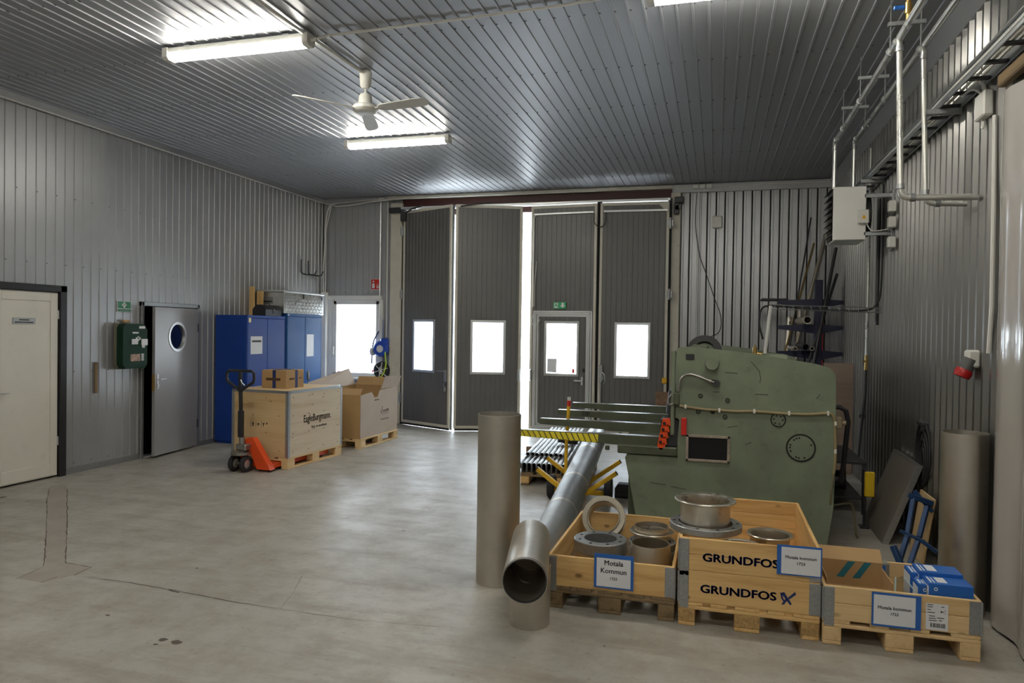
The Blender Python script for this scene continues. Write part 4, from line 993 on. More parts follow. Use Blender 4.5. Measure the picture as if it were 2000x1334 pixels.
flange('dull galvanised flange behind the cone in the flange crate', (-.415, 5.25, z0+.02), .175, .132, .055, m['galvd'], 8)
flange('second dull flange beneath the lipped collar', (-.42, 5.25, z0+.0755), .168, .132, .05, m['galvd'], 8)
stub('lipped stainless collar standing in the dull flanges', (-.425, 5.255, z0+.126), .122, .158, .07, m['ssb'])
MB_ = MB().lathe([(.118, .02), (.122, .02), (.124, .052), (.118, .052)], 40, closed=True)
o = MB_.build('upper_ring', m['ssm']); o.location = (-.425, 5.255, z0+.177); tag(o, 'plain ring on top of the lipped collar', 'pipe ring')
o = MB().lathe([(.145, 0), (.15, 0), (.152, .06), (.14, .16), (.126, .235), (.121, .235), (.135, .16), (.147, .06)], 48, closed=True).build('pipe_reducer', m['ssm'])
o.location = (-.398, 4.80, z0); tag(o, 'stainless cone reducer in the flange crate', 'pipe reducer')
ztop = .535
flange('large galvanised flange on the corner of the tall crate', (-.045, 4.70, ztop+.001), .222, .166, .042, m['galv'], 10)
stub('shiny lipped collar standing in the large flange', (-.05, 4.715, ztop+.003), .154, .190, .185, m['ssb'], .006)
stub('lipped collar inside the tall crate by the back board', (.365, 5.02, z0), .125, .148, .31, m['ssb'], .006)
stub('low collar ring beside it inside the tall crate', (.17, 4.78, z0), .105, .128, .29, m['ssm'], .006)

# ---- contents of the short crate
ob = thing('carton', 'open brown carton with teal stripes in the short crate', 'carton', (.815, 4.62, .146))
hw_, hd_, hh_ = .175, .145, .255
MB().box(-hw_, hw_, hd_-.005, hd_, 0, hh_).build('back_wall', m['card'], ob); MB().box(-hw_, hw_, -hd_, -hd_+.005, 0, .19).build('front_wall', m['card'], ob)
MB().box(-hw_, -hw_+.005, -hd_+.005, hd_-.005, 0, hh_-.03).build('end_wall', m['card'], ob); MB().box(hw_-.005, hw_, -hd_+.005, hd_-.005, 0, hh_-.03).build('end_wall', m['card'], ob); MB().box(-hw_+.005, hw_-.005, -hd_+.005, hd_-.005, 0, .006).build('bottom', m['card'], ob)
MB().prism([(hd_-.005, hh_), (hd_, hh_), (hd_+.08, hh_+.055), (hd_+.075, hh_+.06)], 0, -hw_-.02, hw_).build('flap', m['card'], ob)
sp = MB()
for x in (-.02, .07): sp.prism([(x-.06, .15), (x-.02, .15), (x+.045, .25), (x+.005, .25)], 1, hd_-.0065, hd_-.005)
sp.build('teal_stripes', m['teal'], ob)
gb = thing('carton', 'small grey carton with a torn corner behind the open carton', 'carton', (.965, 4.87, .146), .1)
MB().box(-.075, .075, -.05, .07, 0, .235, .003).build('carton_body', M_('grey_carton', (.22, .21, .18), .7), gb); MB().box(-.01, .05, -.052, -.05, .19, .225).build('blue_mark', m['bluebox'], gb)
bg_ = thing('plastic_bag', 'clear zip bag lying beside the blue cartons', 'bag', (1.060, 4.52, .146))
mb = MB(); mb.add([(-.06, -.05, .0), (.04, -.06, .0), (.05, .05, .0), (-.05, .06, .0), (-.055, -.02, .25), (-.02, -.02, .27), (.03, .0, .21), (-.04, .03, .23)], [(0, 1, 6, 5), (0, 5, 4), (1, 2, 6), (2, 3, 7, 6), (3, 0, 4, 7), (4, 5, 6, 7), (0, 3, 2, 1)])
mb.build('film', m['film'], bg_); MB().tube([(-.062, -.045, .12), (-.055, -.022, .26)], .004, 6).tube([(-.01, -.02, .26), (.045, -.03, .19)], .004, 6).build('zip_strip', M_('pale_blue_zip', (.45, .65, .68), .4), bg_)
def bluebox(x0, x1, y0, y1, h, label):
    t = thing('blue_carton', label, 'carton', ((x0+x1)/2, (y0+y1)/2, .146), 0, 'blue cartons in the short crate'); a, b = (x1-x0)/2, (y1-y0)/2
    MB().box(-a, a, -b, b, 0, h, .002).build('carton_body', m['bluebox'], t)
    MB().box(-a-.0015, -a, -b+.004, b-.004, .004, h-.02).build('white_end', m['paper'], t)
    MB().box(-a+.05, -a+.10, -b+.03, b-.02, h, h+.001).build('top_label', m['paper'], t)
    MB().box(-a+.012, -a+.022, -b+.02, b-.02, h, h+.001).box(-a+.03, -a+.036, -b+.02, b-.03, h, h+.001).build('white_print', m['signw'], t)
    MB().lathe([(.006, 0), (.010, 0), (.010, .001), (.006, .001)], 14, Matrix.Translation((-a+.035, -b, h-.03)) @ RX90, closed=True).build('round_mark', m['signw'], t)
bluebox(1.165, 1.385, 4.462, 4.60, .255, 'blue carton nearest the front board of the short crate')
bluebox(1.150, 1.375, 4.604, 4.76, .275, 'blue carton with the highest top, towards the upright pipe')
bluebox(1.118, 1.160, 4.49, 4.60, .235, 'narrow visible blue carton beside the zip bag')
bluebox(1.105, 1.145, 4.605, 4.75, .262, 'narrow blue carton behind the one beside the zip bag')

# ================================================================ PIPES
def pipe_thing(label, p0, p1, ro, mat, th=.006, n=48, name='steel_pipe', group=None):
    o = MB().pipe(p0, p1, ro, ro-th, n).build(name, mat); return tag(o, label, 'pipe', group)
o = MB().pipe((0, 0, 0), (0, 0, 1.185), .152, .148, 56).build('upright_pipe', m['ss']); o.location = (-1.462, 4.83, 0); o.rotation_euler = (0, 0, .6); tag(o, 'wide stainless pipe standing upright on the open floor', 'pipe')
o = MB().pipe((0, 0, 0), (0, 0, 1.16), .134, .129, 56).build('upright_pipe', m['ss']); o.location = (1.56, 5.26, 0); tag(o, 'matt stainless pipe standing upright against the corrugated wall', 'pipe')
# tee standing on its branch, open end forwards
te = thing('pipe_tee', 'stainless pipe tee standing on its branch with its open end forwards', 'pipe tee', (-1.062, 4.20, 0))
ta = Vector((.078, -.43, .405)); tb_ = Vector((-.098, .40, .395)); tr0 = .126
dr = (tb_-ta).normalized()
MB().pipe(ta, tb_, tr0, tr0-.008, 48).build('run_pipe', m['ss'], te)
MB().lathe([(.0001, .03), (.06, .025), (.1, .01), (tr0-.006, -.012), (tr0-.006, -.02), (.0001, -.02)], 40, Matrix.Translation(tb_) @ dr.to_track_quat('Z', 'Y').to_matrix().to_4x4()).build('end_cap', m['ss'], te)
MB().lathe([(tr0-.009, -.001), (tr0-.004, -.001), (tr0+.0012, .012), (tr0+.0012, .016), (tr0-.009, .016)], 48, Matrix.Translation(ta) @ dr.to_track_quat('Z', 'Y').to_matrix().to_4x4(), closed=True).build('bevelled_rim', m['darksteel'], te)
n_ = 44; v = []; f = []
for k in range(n_):
    a = 2*pi*k/n_; x = (tr0-.003)*math.cos(a); y = (tr0-.003)*math.sin(a)
    t_ = (Vector((x, y, 0))-Vector((0, 0, 0))).dot(Vector((dr.x, dr.y, 0))); off2 = max(0., tr0*tr0-(x*x+y*y-t_*t_))
    v += [(x, y, 0), (x, y, .40-math.sqrt(off2)+.01), (x*.94, y*.94, 0), (x*.94, y*.94, .40-math.sqrt(off2)+.01)]
for k in range(n_):
    a = 4*k; b = 4*((k+1) % n_); f += [(a, b, b+1, a+1), (a+2, a+3, b+3, b+2), (a, a+2, b+2, b)]
MB().add(v, f).build('branch_pipe', m['ss'], te)
# long pipe on the yellow trolley
p0, p1 = Vector((-1.168, 4.78, .142)), P(1165, 852.6, 2, .40)
lp_ = thing('long_pipe', 'long grey steel pipe lying on the yellow trolley', 'pipe', p0)
MB().pipe((0, 0, 0), p1-p0, .134, .129, 56).build('pipe_wall', m['ssblue'], lp_)
dv = (p1-p0).normalized()
for s_ in (1.2, 2.1, 3.4): MB().pipe(dv*s_, dv*(s_+.06), .1348, .1335, 56).build('weld_band', m['darksteel'] if s_ < 1 else m['ss'], lp_)
# trolley
ty = thing('pipe_trolley', 'yellow pipe trolley with splayed arms', 'trolley', ((p0+(p1-p0)*((7.45-p0.y)/(p1.y-p0.y))).x, 7.45, 0), math.atan2(-(p1-p0).x, (p1-p0).y))
for sy in (-.36, .30):
    for s_ in (-1, 1):
        MB().box(-.022, .022, -.022, .022, 0, .42, .004, Matrix.Translation((s_*.06, sy, .125)) @ Matrix.Rotation(s_*math.radians(54), 4, 'Y')).build('cradle_arm', m['yellow'], ty)
        MB().box(-.024, .024, -.024, .024, .42, .428, .004, Matrix.Translation((s_*.06, sy, .125)) @ Matrix.Rotation(s_*math.radians(54), 4, 'Y')).build('end_plug', m['blackpaint'], ty)
MB().box(-.05, .05, -.35, .35, .07, .125, .006).box(-.27, .27, -.03, .03, .06, .11, .006).box(-.03, .03, -1.0, -.3, .07, .11, .006).build('chassis', m['yellow'], ty)
for s_ in (-1, 1):
    Mw = Matrix.Translation((s_*.30, -.0, .125)) @ Matrix.Rotation(pi/2, 4, 'Y')
    w_ = MB().lathe([(.07, -.035), (.11, -.04), (.125, -.025), (.125, .025), (.11, .04), (.07, .035)], 26, Mw, closed=True).build('wheel', m['rubber'], ty)
    MB().lathe([(.0001, -.03), (.072, -.03), (.072, .03), (.0001, .03)], 18, Mw).build('wheel_rim', m['galvd'], w_)
MB().cyl((-.3, 0, .125), (.3, 0, .125), .014, 10).build('axle', m['galvd'], ty)
MB().tube([(-.17, .1, .12), (-.165, .12, .6), (-.15, .14, .97)], .019, 10).build('post', m['yellow'], ty)
MB().tube([(-.15, .14, .97), (-.149, .141, 1.03)], .02, 10).build('post_grip', m['red'], ty); MB().cyl((-.158, .141, 1.03), (-.158, .141, 1.07), .008, 8).cyl((-.138, .141, 1.03), (-.138, .141, 1.07), .008, 8).build('post_tip', m['signw'], ty)
# pallet with bundled channels and tubes
RZB = math.radians(5.4)
pallet('old pallet under the bundled channels and tubes', (-1.80, 8.57, 0), RZB, kind='oldwood', block='pine')
ux = Vector((math.cos(RZB), math.sin(RZB), 0)); uy = Vector((-math.sin(RZB), math.cos(RZB), 0)); bo = Vector((-1.80, 7.97, 0))
chm = MB(); wch, hch = .05, .115
prof = [(-wch/2, 0), (-wch/2, hch-.025)]+[(wch/2*math.cos(a), hch-.025+.025*math.sin(a)) for a in [pi-pi*k/6 for k in range(1, 6)]]+[(wch/2, hch-.025), (wch/2, 0)]
inn = [(x*.88, z if k in (0, len(prof)-1) else z-.003) for k, (x, z) in enumerate(prof)]
n_ = len(prof); v = []; f = []
for yy in (0, 2.6):
    v += [(x, yy, z) for x, z in prof]+[(x, yy, z) for x, z in inn]
for k in range(n_-1):
    f += [(k, k+1, 2*n_+k+1, 2*n_+k), (n_+k, 2*n_+n_+k, 3*n_+k+1, n_+k+1), (k, n_+k, n_+k+1, k+1), (2*n_+k, 2*n_+k+1, 3*n_+k+1, 3*n_+k)]
f += [(0, 2*n_, 3*n_, n_), (n_-1, 2*n_-1, 4*n_-1, 3*n_-1)]
chmesh = chm.add(v, f).mesh('steel_channel', m['ssblue'])
for k in range(10):
    p = bo+ux*(-.36+k*.057)+Vector((0, 0, .1452)); o = inst('steel_channel', chmesh, None, p, (0, 0, RZB)); tag(o, 'round backed steel channel in the lower layer of the bundle', 'channel', 'lower layer of steel channels')
tbm = MB().pipe((0, 0, 0), (0, 2.35, 0), .0245, .021, 14).mesh('steel_tube', m['ssblue'])
for k in range(9):
    p = bo+ux*(-.33+k*.057)+uy*(.42+.02*math.sin(k*2.3))+Vector((0, 0, .2605+.0245)); o = inst('steel_tube', tbm, None, p, (0, 0, RZB)); tag(o, 'thin steel tube in the upper layer of the bundle', 'tube', 'upper layer of steel tubes')
pt = thing('power_tool', 'black and yellow power tool lying on the thin tubes', 'power tool', (-1.80, 9.15, .3105), .4)
MB().box(-.12, .10, -.05, .05, .004, .11, .03).cyl((-.17, 0, .06), (-.10, 0, .06), .04, 12).box(.02, .09, -.035, .035, .0, .02, .005).build('body', m['blackpaint'], pt); MB().box(-.06, -.045, -.052, .052, .02, .10).box(-.02, .02, -.053, -.05, .05, .08).build('yellow_trim', m['yellow'], pt)
bk_ = thing('rubber_chock', 'black rubber chock on the floor between trolley and green machine', 'chock', (-.93, 7.72, 0))
MB().prism([(-.09, 0), (.09, 0), (.09, .15), (-.06, .15), (-.09, .10)], 1, -.06, .06).build('chock_body', m['rubber'], bk_); MB().box(-.07, .07, -.065, -.06, .02, .05).build('grip_recess', m['darksteel'], bk_)
tag(MB().box(-2.62, -2.55, 10.0, 10.05, 0, .10, .004).build('wood_offcut', m['rust']), 'small brown wood offcut on the floor by the gate', 'offcut')

# ================================================================ GREEN PLATE SHEAR
YN, YF = 6.40, 9.30
sh_ = thing('plate_shear', 'old green plate shear machine with four support arms', 'machine', (.15, 7.8, 0))
OX, OY = .15, 7.8
def q(x, y, Y=YN):
    p = P(x, y, 1, Y); return (p.x-OX, p.z)
poly = [(-.333-OX, 1.645), (-.20-OX, 1.66), (.15-OX, 1.625), (.43-OX, 1.595), (.80-OX, 1.535), (.90-OX, 1.51), (.945-OX, 1.46), (.955-OX, 1.38), (.962-OX, .75), (.955-OX, .35), (.915-OX, .06), (.90-OX, 0), (-.635-OX, 0), (-.70-OX, .35), (-.765-OX, .66), (-.75-OX, .69), (-.31-OX, .69), (-.31-OX, .86), (-.30-OX, 1.02), (-.333-OX, 1.04)]
lab(MB().prism(poly, 1, YN-OY, YN+.07-OY).build('side_frame', m['green'], sh_), 'green near side frame')
MB().prism(poly, 1, YF-.07-OY, YF-OY).build('side_frame', m['green'], sh_)
MB().box(-.83-OX, -.31-OX, YN-.03-OY, YF-OY, .70, .775, .008).box(-.74-OX, -.36-OX, YN+.07-OY, YF-.07-OY, .12, .70, .01).build('bed', m['greend'], sh_)
MB().box(-.30-OX, -.05-OX, YN+.07-OY, YF-.07-OY, 1.02, 1.58, .02).box(-.29-OX, .85-OX, YN+.07-OY, YF-.07-OY, 1.40, 1.50, .02).build('knife_beam', m['green'], sh_)
MB().box(.55-OX, .93-OX, YN+.07-OY, YF-.07-OY, .25, 1.45, .02).build('rear_cover', m['greend'], sh_)
MB().box(-.375-OX, -.34-OX, YN-.02-OY, YN+.12-OY, .88, 1.62, .008).build('front_post', m['green'], sh_)
for k in range(9):
    y = YN+.22+k*.3-OY; MB().cyl((-.38-OX, y, .87), (-.38-OX, y, 1.05), .035, 12).cyl((-.38-OX, y, 1.05), (-.36-OX, y, 1.25), .05, 12).build('holddown', m['darksteel'], sh_)
MB().box(-.46-OX, -.30-OX, YN+.02-OY, YN+.24-OY, .775, 1.02, .01).build('guide_block', m['darksteel'], sh_)
# support arms
for k, y in enumerate((6.49, 7.39, 8.29, 9.19)):
    a = MB(); ya, yb = y-.04-OY, y+.045-OY
    a.prism([(-1.785-OX, .848), (-.44-OX, .848), (-.44-OX, .758), (-.75-OX, .758), (-1.785-OX, .792)], 1, ya, yb)
    a.box(-.70-OX, -.64-OX, ya, yb, .70, .745).box(-.44-OX, -.30-OX, ya, yb, .775, .82)
    ar = a.build('support_arm', m['greend'], sh_)
    MB().box(-1.783-OX, -.44-OX, ya+.004, yb-.004, .848, .853, .001).build('wear_strip', m['worn'], ar)
    MB().box(-.62-OX, -.56-OX, ya-.02, ya, .70, .75, .004).box(-.95-OX, -.91-OX, ya-.015, ya, .71, .75, .004).build('clamp', m['greend'], ar)
    if k == 0:
        MB().prism([(-1.786-OX, .846), (-1.015-OX, .846), (-1.02-OX, .772), (-1.786-OX, .793)], 1, ya-.002, ya).build('hazard_tape', m['tapey'], ar)
        st = MB(); x = -1.79-OX
        while x < -1.06-OX:
            zb_ = .793-.021*(x+1.79+OX)/.77; st.prism([(x, .846), (x+.009, .846), (x+.042, zb_), (x+.033, zb_)], 1, ya-.003, ya-.002); x += .052
        st.build('tape_stripes', m['blackpaint'], ar)
    if k == 2: text('lettering', '520', .06, (-1.45-OX, ya-.001, .818), '-y', m['ink'], ar, .02)
# orange knife guard
g = MB()
for k in range(5): g.prism([(-.44-OX-.02*k*.5, 1.02-k*.055), (-.38-OX-.02*k*.5, 1.03-k*.055), (-.37-OX-.02*k*.5, .965-k*.055), (-.45-OX-.02*k*.5, .965-k*.055)], 1, YN-.02-OY, YN+.02-OY); g.cyl((-.41-OX-.01*k, YN-.03-OY, .99-k*.055), (-.41-OX-.01*k, YN+.03-OY, .99-k*.055), .02, 10)
lab(g.build('finger_guard', m['orange'], sh_), 'orange notched finger guard')
for k in range(4):
    c = (-.425-OX-.01*k, YN-.031-OY, .985-k*.055); MB().cyl(c, (c[0], c[1]-.004, c[2]), .014, 10).build('guard_hole', m['dark'], sh_)
x, z = q(1335, 845); MB().box(x-.02, x+.025, YN-.025-OY, YN-OY, z-.02, z+.13, .004).build('red_plate', m['red'], sh_)
yn = YN-OY
def disc(px, r, h, mat, nm, r2=None, n=28):
    x, z = q(*px); return MB().cyl((x, yn, z), (x, yn-h, z), r, n, r2).build(nm, mat, sh_)
disc((1391, 709), .062, .07, m['green'], 'round_cap', .056)
x, z = q(1348, 697); MB().box(x-.036, x+.036, yn-.006, yn, z-.025, z+.025, .002).build('name_plate', m['blackpaint'], sh_)
for px in ((1368, 773), (1421, 782), (1364, 804), (1392, 804), (1416, 814)):
    x, z = q(*px); bo_ = MB().cyl((x, yn, z), (x, yn-.006, z), .02, 16).build('bolt', m['dark'], sh_); MB().cyl((x, yn-.006, z), (x, yn-.01, z), .013, 14).build('bolt_head', m['greend'] if px[0] != 1392 else m['dark'], bo_)
pts = [q(*p) for p in ((1325, 763), (1328, 745), (1335, 734), (1348, 731), (1365, 735), (1385, 743), (1400, 748))]
MB().tube(bez([(x, yn-.035, z) for x, z in pts]), .012, 8).build('air_hose', m['worn'], sh_)
x, z = q(1400, 748); MB().cyl((x, yn, z), (x, yn-.05, z), .026, 14).cyl((x-.03, yn, z+.01), (x-.03, yn-.045, z+.01), .018, 12).build('hose_coupling', m['darksteel'], sh_)
pts = [q(*p) for p in ((1312, 770), (1306, 778), (1308, 790), (1316, 786), (1318, 778))]
MB().tube(bez([(x, yn-.02, z) for x, z in pts]), .008, 7).build('pull_handle', m['worn'], sh_)
x, z = q(1323, 776); MB().box(x-.03, x+.02, yn-.06, yn, z-.06, z+.04, .005).build('switch_box', m['greend'], sh_)
# cable with clips across the frame
pts = [(1327, 792), (1345, 795), (1375, 799), (1405, 801), (1440, 803), (1473, 803), (1510, 806), (1541, 808), (1580, 809), (1617, 807), (1627, 813), (1631, 830), (1632, 860), (1632, 895), (1629, 925)]
MB().tube(bez([(q(*p)[0]-(.0 if i < 11 else .004), yn-.014, q(*p)[1]) for i, p in enumerate(pts)], 5), .011, 8).build('clipped_cable', M_('tan_cable', (.28, .22, .11), .5), sh_)
cl = MB()
for px in ((1339, 794), (1405, 801), (1473, 803), (1541, 807), (1617, 807), (1631, 827), (1631, 881)):
    x, z = q(*px); cl.box(x-.009, x+.009, yn-.03, yn, z-.018, z+.018, .004)
cl.build('cable_clips', m['plastic_w'], sh_)
# grille
a = q(1340, 848); b = q(1425, 905); f_ = .022
gr = MB(); gr.box(a[0], b[0], yn-.014, yn, a[1]-f_, a[1], .003); gr.box(a[0], b[0], yn-.014, yn, b[1], b[1]+f_, .003); gr.box(a[0], a[0]+f_, yn-.014, yn, b[1], a[1], .003); gr.box(b[0]-f_, b[0], yn-.014, yn, b[1], a[1], .003)
gf = gr.build('grille_frame', M_('chipped_pink_frame', (.30, .25, .20), .5, 0, .3, 20, dirt=.7, dirtc=(.1, .04, .02)), sh_)
MB().box(a[0]+f_, b[0]-f_, yn-.003, yn-.001, b[1]+f_, a[1]-f_).build('grille_back', m['dark'], gf)
gm = MB(); x = a[0]+f_
while x < b[0]-f_: gm.box(x, x+.003, yn-.007, yn-.003, b[1]+f_, a[1]-f_); x += .012
zz = b[1]+f_
while zz < a[1]-f_: gm.box(a[0]+f_, b[0]-f_, yn-.007, yn-.003, zz, zz+.003); zz += .012
stuff(gm.build('grille_mesh', m['dark'], gf))
x, z = q(1520, 820); MB().lathe([(.052, 0), (.062, 0), (.062, .006), (.052, .006)], 28, Matrix.Translation((x, yn, z)) @ RX90, closed=True).build('cover_seam', m['dark'], sh_); MB().cyl((x, yn, z), (x, yn-.006, z), .056, 28).cyl((x, yn-.006, z), (x, yn-.010, z), .016, 14).build('bearing_cover', m['green'], sh_)
for k in range(6): MB().cyl((x+.036*math.cos(k), yn-.006, z+.036*math.sin(k)), (x+.036*math.cos(k), yn-.009, z+.036*math.sin(k)), .007, 8).build('cover_bolt', m['dark'], sh_)
x, z = q(1564, 875); MB().lathe([(.102, 0), (.118, 0), (.118, .004), (.102, .004)], 40, Matrix.Translation((x, yn, z)) @ RX90, closed=True).build('cover_seam', m['dark'], sh_)
cv = MB().cyl((x, yn, z), (x, yn-.006, z), .104, 40).build('round_cover', m['green'], sh_)
for an in (100, 115, 130, 165, 180, 200, 245, 260, 290, 20): 
    c = math.radians(an); MB().cyl((x+.085*math.cos(c), yn-.006, z+.085*math.sin(c)), (x+.085*math.cos(c), yn-.009, z+.085*math.sin(c)), .008, 8).build('cover_screw', m['dark'], cv)
sc_ = MB()
for p0_, p1_ in (((1416, 727), (1440, 729)), ((1467, 706), (1483, 725)), ((1483, 725), (1486, 740)), ((1486, 740), (1484, 748)), ((1392, 765), (1405, 766)), ((1475, 770), (1500, 771)), ((1420, 835), (1440, 832)), ((1595, 779), (1602, 770)), ((1455, 868), (1468, 864)), ((1270, 942), (1300, 947)), ((1310, 950), (1340, 956))):
    a, b = q(*p0_), q(*p1_); sc_.tube([(a[0], yn-.0004, a[1]), (b[0], yn-.0004, b[1])], .0022, 4)
lab(sc_.build('paint_scratches', m['dark'], sh_), 'dark scratches in the green paint')
# top fittings
p = P(1376, 682, 1, 7.0); MB().lathe([(.10, -.03), (.16, -.03), (.16, .03), (.10, .03)], 24, Matrix.Translation((p.x-OX, 6.95-OY, 1.60)) @ Matrix.Rotation(1.2, 4, 'X'), closed=True).build('cable_loop', m['rubber'], sh_)
MB().box(-.22-OX, -.06-OX, YN+.03-OY, YN+.35-OY, 1.58, 1.675, .02).build('top_cap', m['greend'], sh_)
x = .33-OX; MB().cyl((x, YN+.3-OY, 1.55), (x, YN+.3-OY, 1.66), .02, 10).cyl((x-.02, YN+.3-OY, 1.61), (x+.06, YN+.3-OY, 1.60), .012, 8).cyl((x, YN+.3-OY, 1.66), (x, YN+.3-OY, 1.68), .008, 8).build('oil_fitting', m['brass'], sh_)
MB().box(.42-OX, .62-OX, YN+.2-OY, YN+.6-OY, 1.50, 1.60, .03).build('top_motor_cover', m['green'], sh_)
x, z = q(1640, 828); MB().box(x-.04, x+.03, yn+.05, yn+.12, z-.05, z+.05, .008).cyl((x+.03, yn+.08, z), (x+.06, yn+.08, z), .02, 12).build('rear_switch', M_('tan_box', (.25, .20, .12), .5), sh_)
MB().box(.80-OX, .90-OX, YN+.0-OY, YN+.07-OY, 0, .02).box(-.6-OX, -.45-OX, YF-.1-OY, YF-OY, 0, .02).build('foot', m['darksteel'], sh_)
MB().tube(bez([(q(1629, 925)[0]-.005, yn-.014, q(1629, 925)[1]), (.93-OX, yn-.01, .42), (.95-OX, yn+.05, .36), (1.10-OX, yn+.3, .33), (1.17-OX, yn+.4, .28), (1.2-OX, yn+.4, .06), (1.22-OX, yn+.42, .012)], 6), .009, 7).build('trailing_cable', M_('olive_cable', (.16, .14, .08), .5), sh_)
cable('backgauge_rail', [(.97, 7.0, 1.13), (1.08, 7.0, 1.13), (1.13, 7.0, 1.10), (1.15, 7.0, 1.0), (1.12, 7.0, .62), (1.10, 7.0, .45)], .022, m['blackpaint'], 'black bent tube rail behind the green machine', 'rail', 10)
# dark low frame and motor behind the machine
dk = thing('backgauge_table', 'dark low steel table behind the green machine', 'table', (1.25, 8.0, 0))
MB().box(-.26, .20, -.25, .9, .50, .52, .003).build('table_top', m['darksteel'], dk)
for x, y in ((-.24, -.23), (.18, -.23), (-.24, .88), (.18, .88)): MB().box(x-.015, x+.015, y-.015, y+.015, 0, .50).build('leg', m['darksteel'], dk)
MB().box(-.24, .18, -.2, .8, .14, .16, .003).build('shelf', m['darksteel'], dk)
mo = thing('electric_motor', 'black electric motor on the shelf of the low dark table', 'motor', (1.17, 8.1, .162))
MB().cyl((-.12, 0, .11), (.14, 0, .11), .10, 18).box(-.1, .1, -.09, .09, 0, .03).build('motor_body', m['blackpaint'], mo); MB().box(-.03, .03, -.115, -.09, .06, .12, .006).build('terminal_box', m['plastic_w'], mo)
fp = thing('foot_switch_stand', 'yellow foot switch box hanging on a dark stand behind the machine', 'switch box', (1.345, 7.25, 0))
MB().box(-.04, .04, -.05, .05, 0, .02, .004).box(-.012, .012, -.012, .012, .02, .5).build('stand', m['blackpaint'], fp)
c = P(1698, 946, 1, 7.22); MB().box(c.x-1.345-.042, c.x-1.345+.042, -.05, -.012, c.z-.115, c.z+.115, .008).build('yellow_box', M_('bright_yellow_plastic', (.75, .50, .02), .4), fp)
MB().box(c.x-1.345-.055, c.x-1.345-.03, -.03, .03, c.z-.10, c.z+.14, .006).build('housing_side', m['blackpaint'], fp)

# ---- boards behind the machine
tag(MB().box(1.34, R-.03, 10.0, 10.03, 0, 1.42, .003).build('board', m['pinkboard']), 'pinkish plywood board standing between machine and corrugated wall', 'board')
tag(MB().box(-.92, -.30, 0, .03, 0, .84, .003, Matrix.Translation((0, 11.55, 0)) @ Matrix.Rotation(math.radians(-6), 4, 'X')).build('board', m['rust']), 'rusty brown board standing before the gate column', 'board')

# ================================================================ RIGHT WALL
# grey panel leaning
a = Vector((1.41, 6.73, .002)); b = Vector((1.41, 7.57, .002)); up = Vector((.255, 0, .70))
lpn = thing('leaning_panel', 'grey panel leaning against the wall behind the upright pipe', 'panel', (1.392, 7.15, 0))
M = Matrix.Rotation(math.atan2(.255, .70), 4, 'Y')
MB().box(0, .022, -.42, .42, .002, .745, .003, M).build('panel_core', M_('grey_brown_panel', (.20, .175, .15), .5, .1, .1, 2), lpn)
MB().box(-.002, .05, .405, .421, .0, .745, .002, M).box(-.002, .05, -.421, -.41, 0, .745, .002, M).box(-.002, .05, -.42, .42, .735, .747, .002, M).build('edge_strip', m['galvd'], lpn)
# coil of black hose hung on the wall in nested loops
hc = thing('hose_coil', 'black hose hung in nested loops on the corrugated wall', 'hose coil', (R-.027, 6.78, .42))
mb = MB()
for k in range(4):
    w_, h_ = .05+k*.055, .13+k*.045
    pts = [(0, w_*math.cos(t), .28+h_*math.sin(t)+.03*k) for t in [2*pi*i/28 for i in range(28)]]
    mb.tube(pts, .011, 7, closed=True)
mb.build('hose', m['rubber'], hc)
MB().box(-.03, .03, -.1, .1, .60, .64, .01).build('hanger', m['darksteel'], hc)
# boards and blue frame
for k, (y0, y1, h, x0, lbl) in enumerate(((6.22, 6.60, .52, 1.57, 'wide plywood offcut'), (5.66, 6.14, .40, 1.668, 'narrow plywood offcut'))):
    o = MB().box(0, .018, 0, y1-y0, 0, h, .002).build('plywood_offcut', m['ply']); o.location = (x0, y0, .0); o.rotation_euler = (0, math.radians(8 if k == 0 else 2), 0); tag(o, lbl+' leaning on the wall behind the blue frame', 'board')
bf = thing('blue_trestle', 'blue steel trestle leaning behind the short crate', 'trestle', (1.45, 6.1, 0))
def bar(a, b, ya, yb, r=.017, nm='steel_bar'):
    a = P(*a, 1, ya)-bf.location; b = P(*b, 1, yb)-bf.location; d = b-a; Mx = Matrix.Translation(a) @ d.to_track_quat('Z', 'Y').to_matrix().to_4x4()
    return MB().box(-r, r, -r, r, 0, d.length, .004, Mx).build(nm, m['bluesteel'], bf)
bar((1775, 967), (1822, 984), 6.2, 6.2, .02); bar((1784, 972), (1771, 1050), 6.2, 6.08); bar((1771, 1050), (1752, 1112), 6.08, 5.95); bar((1811, 988), (1795, 1050), 6.2, 6.08); bar((1795, 1050), (1772, 1118), 6.08, 5.93)
bar((1757, 1036), (1800, 1056), 6.1, 6.05, .012); bar((1800, 1056), (1832, 1080), 6.05, 6.0, .014); bar((1744, 1066), (1766, 1118), 6.0, 5.93, .02); bar((1785, 958), (1822, 1000), 6.26, 6.2, .014)
MB().box(.05, .075, .0, .002, .14, .20).build('tag_label', m['paper'], bf)
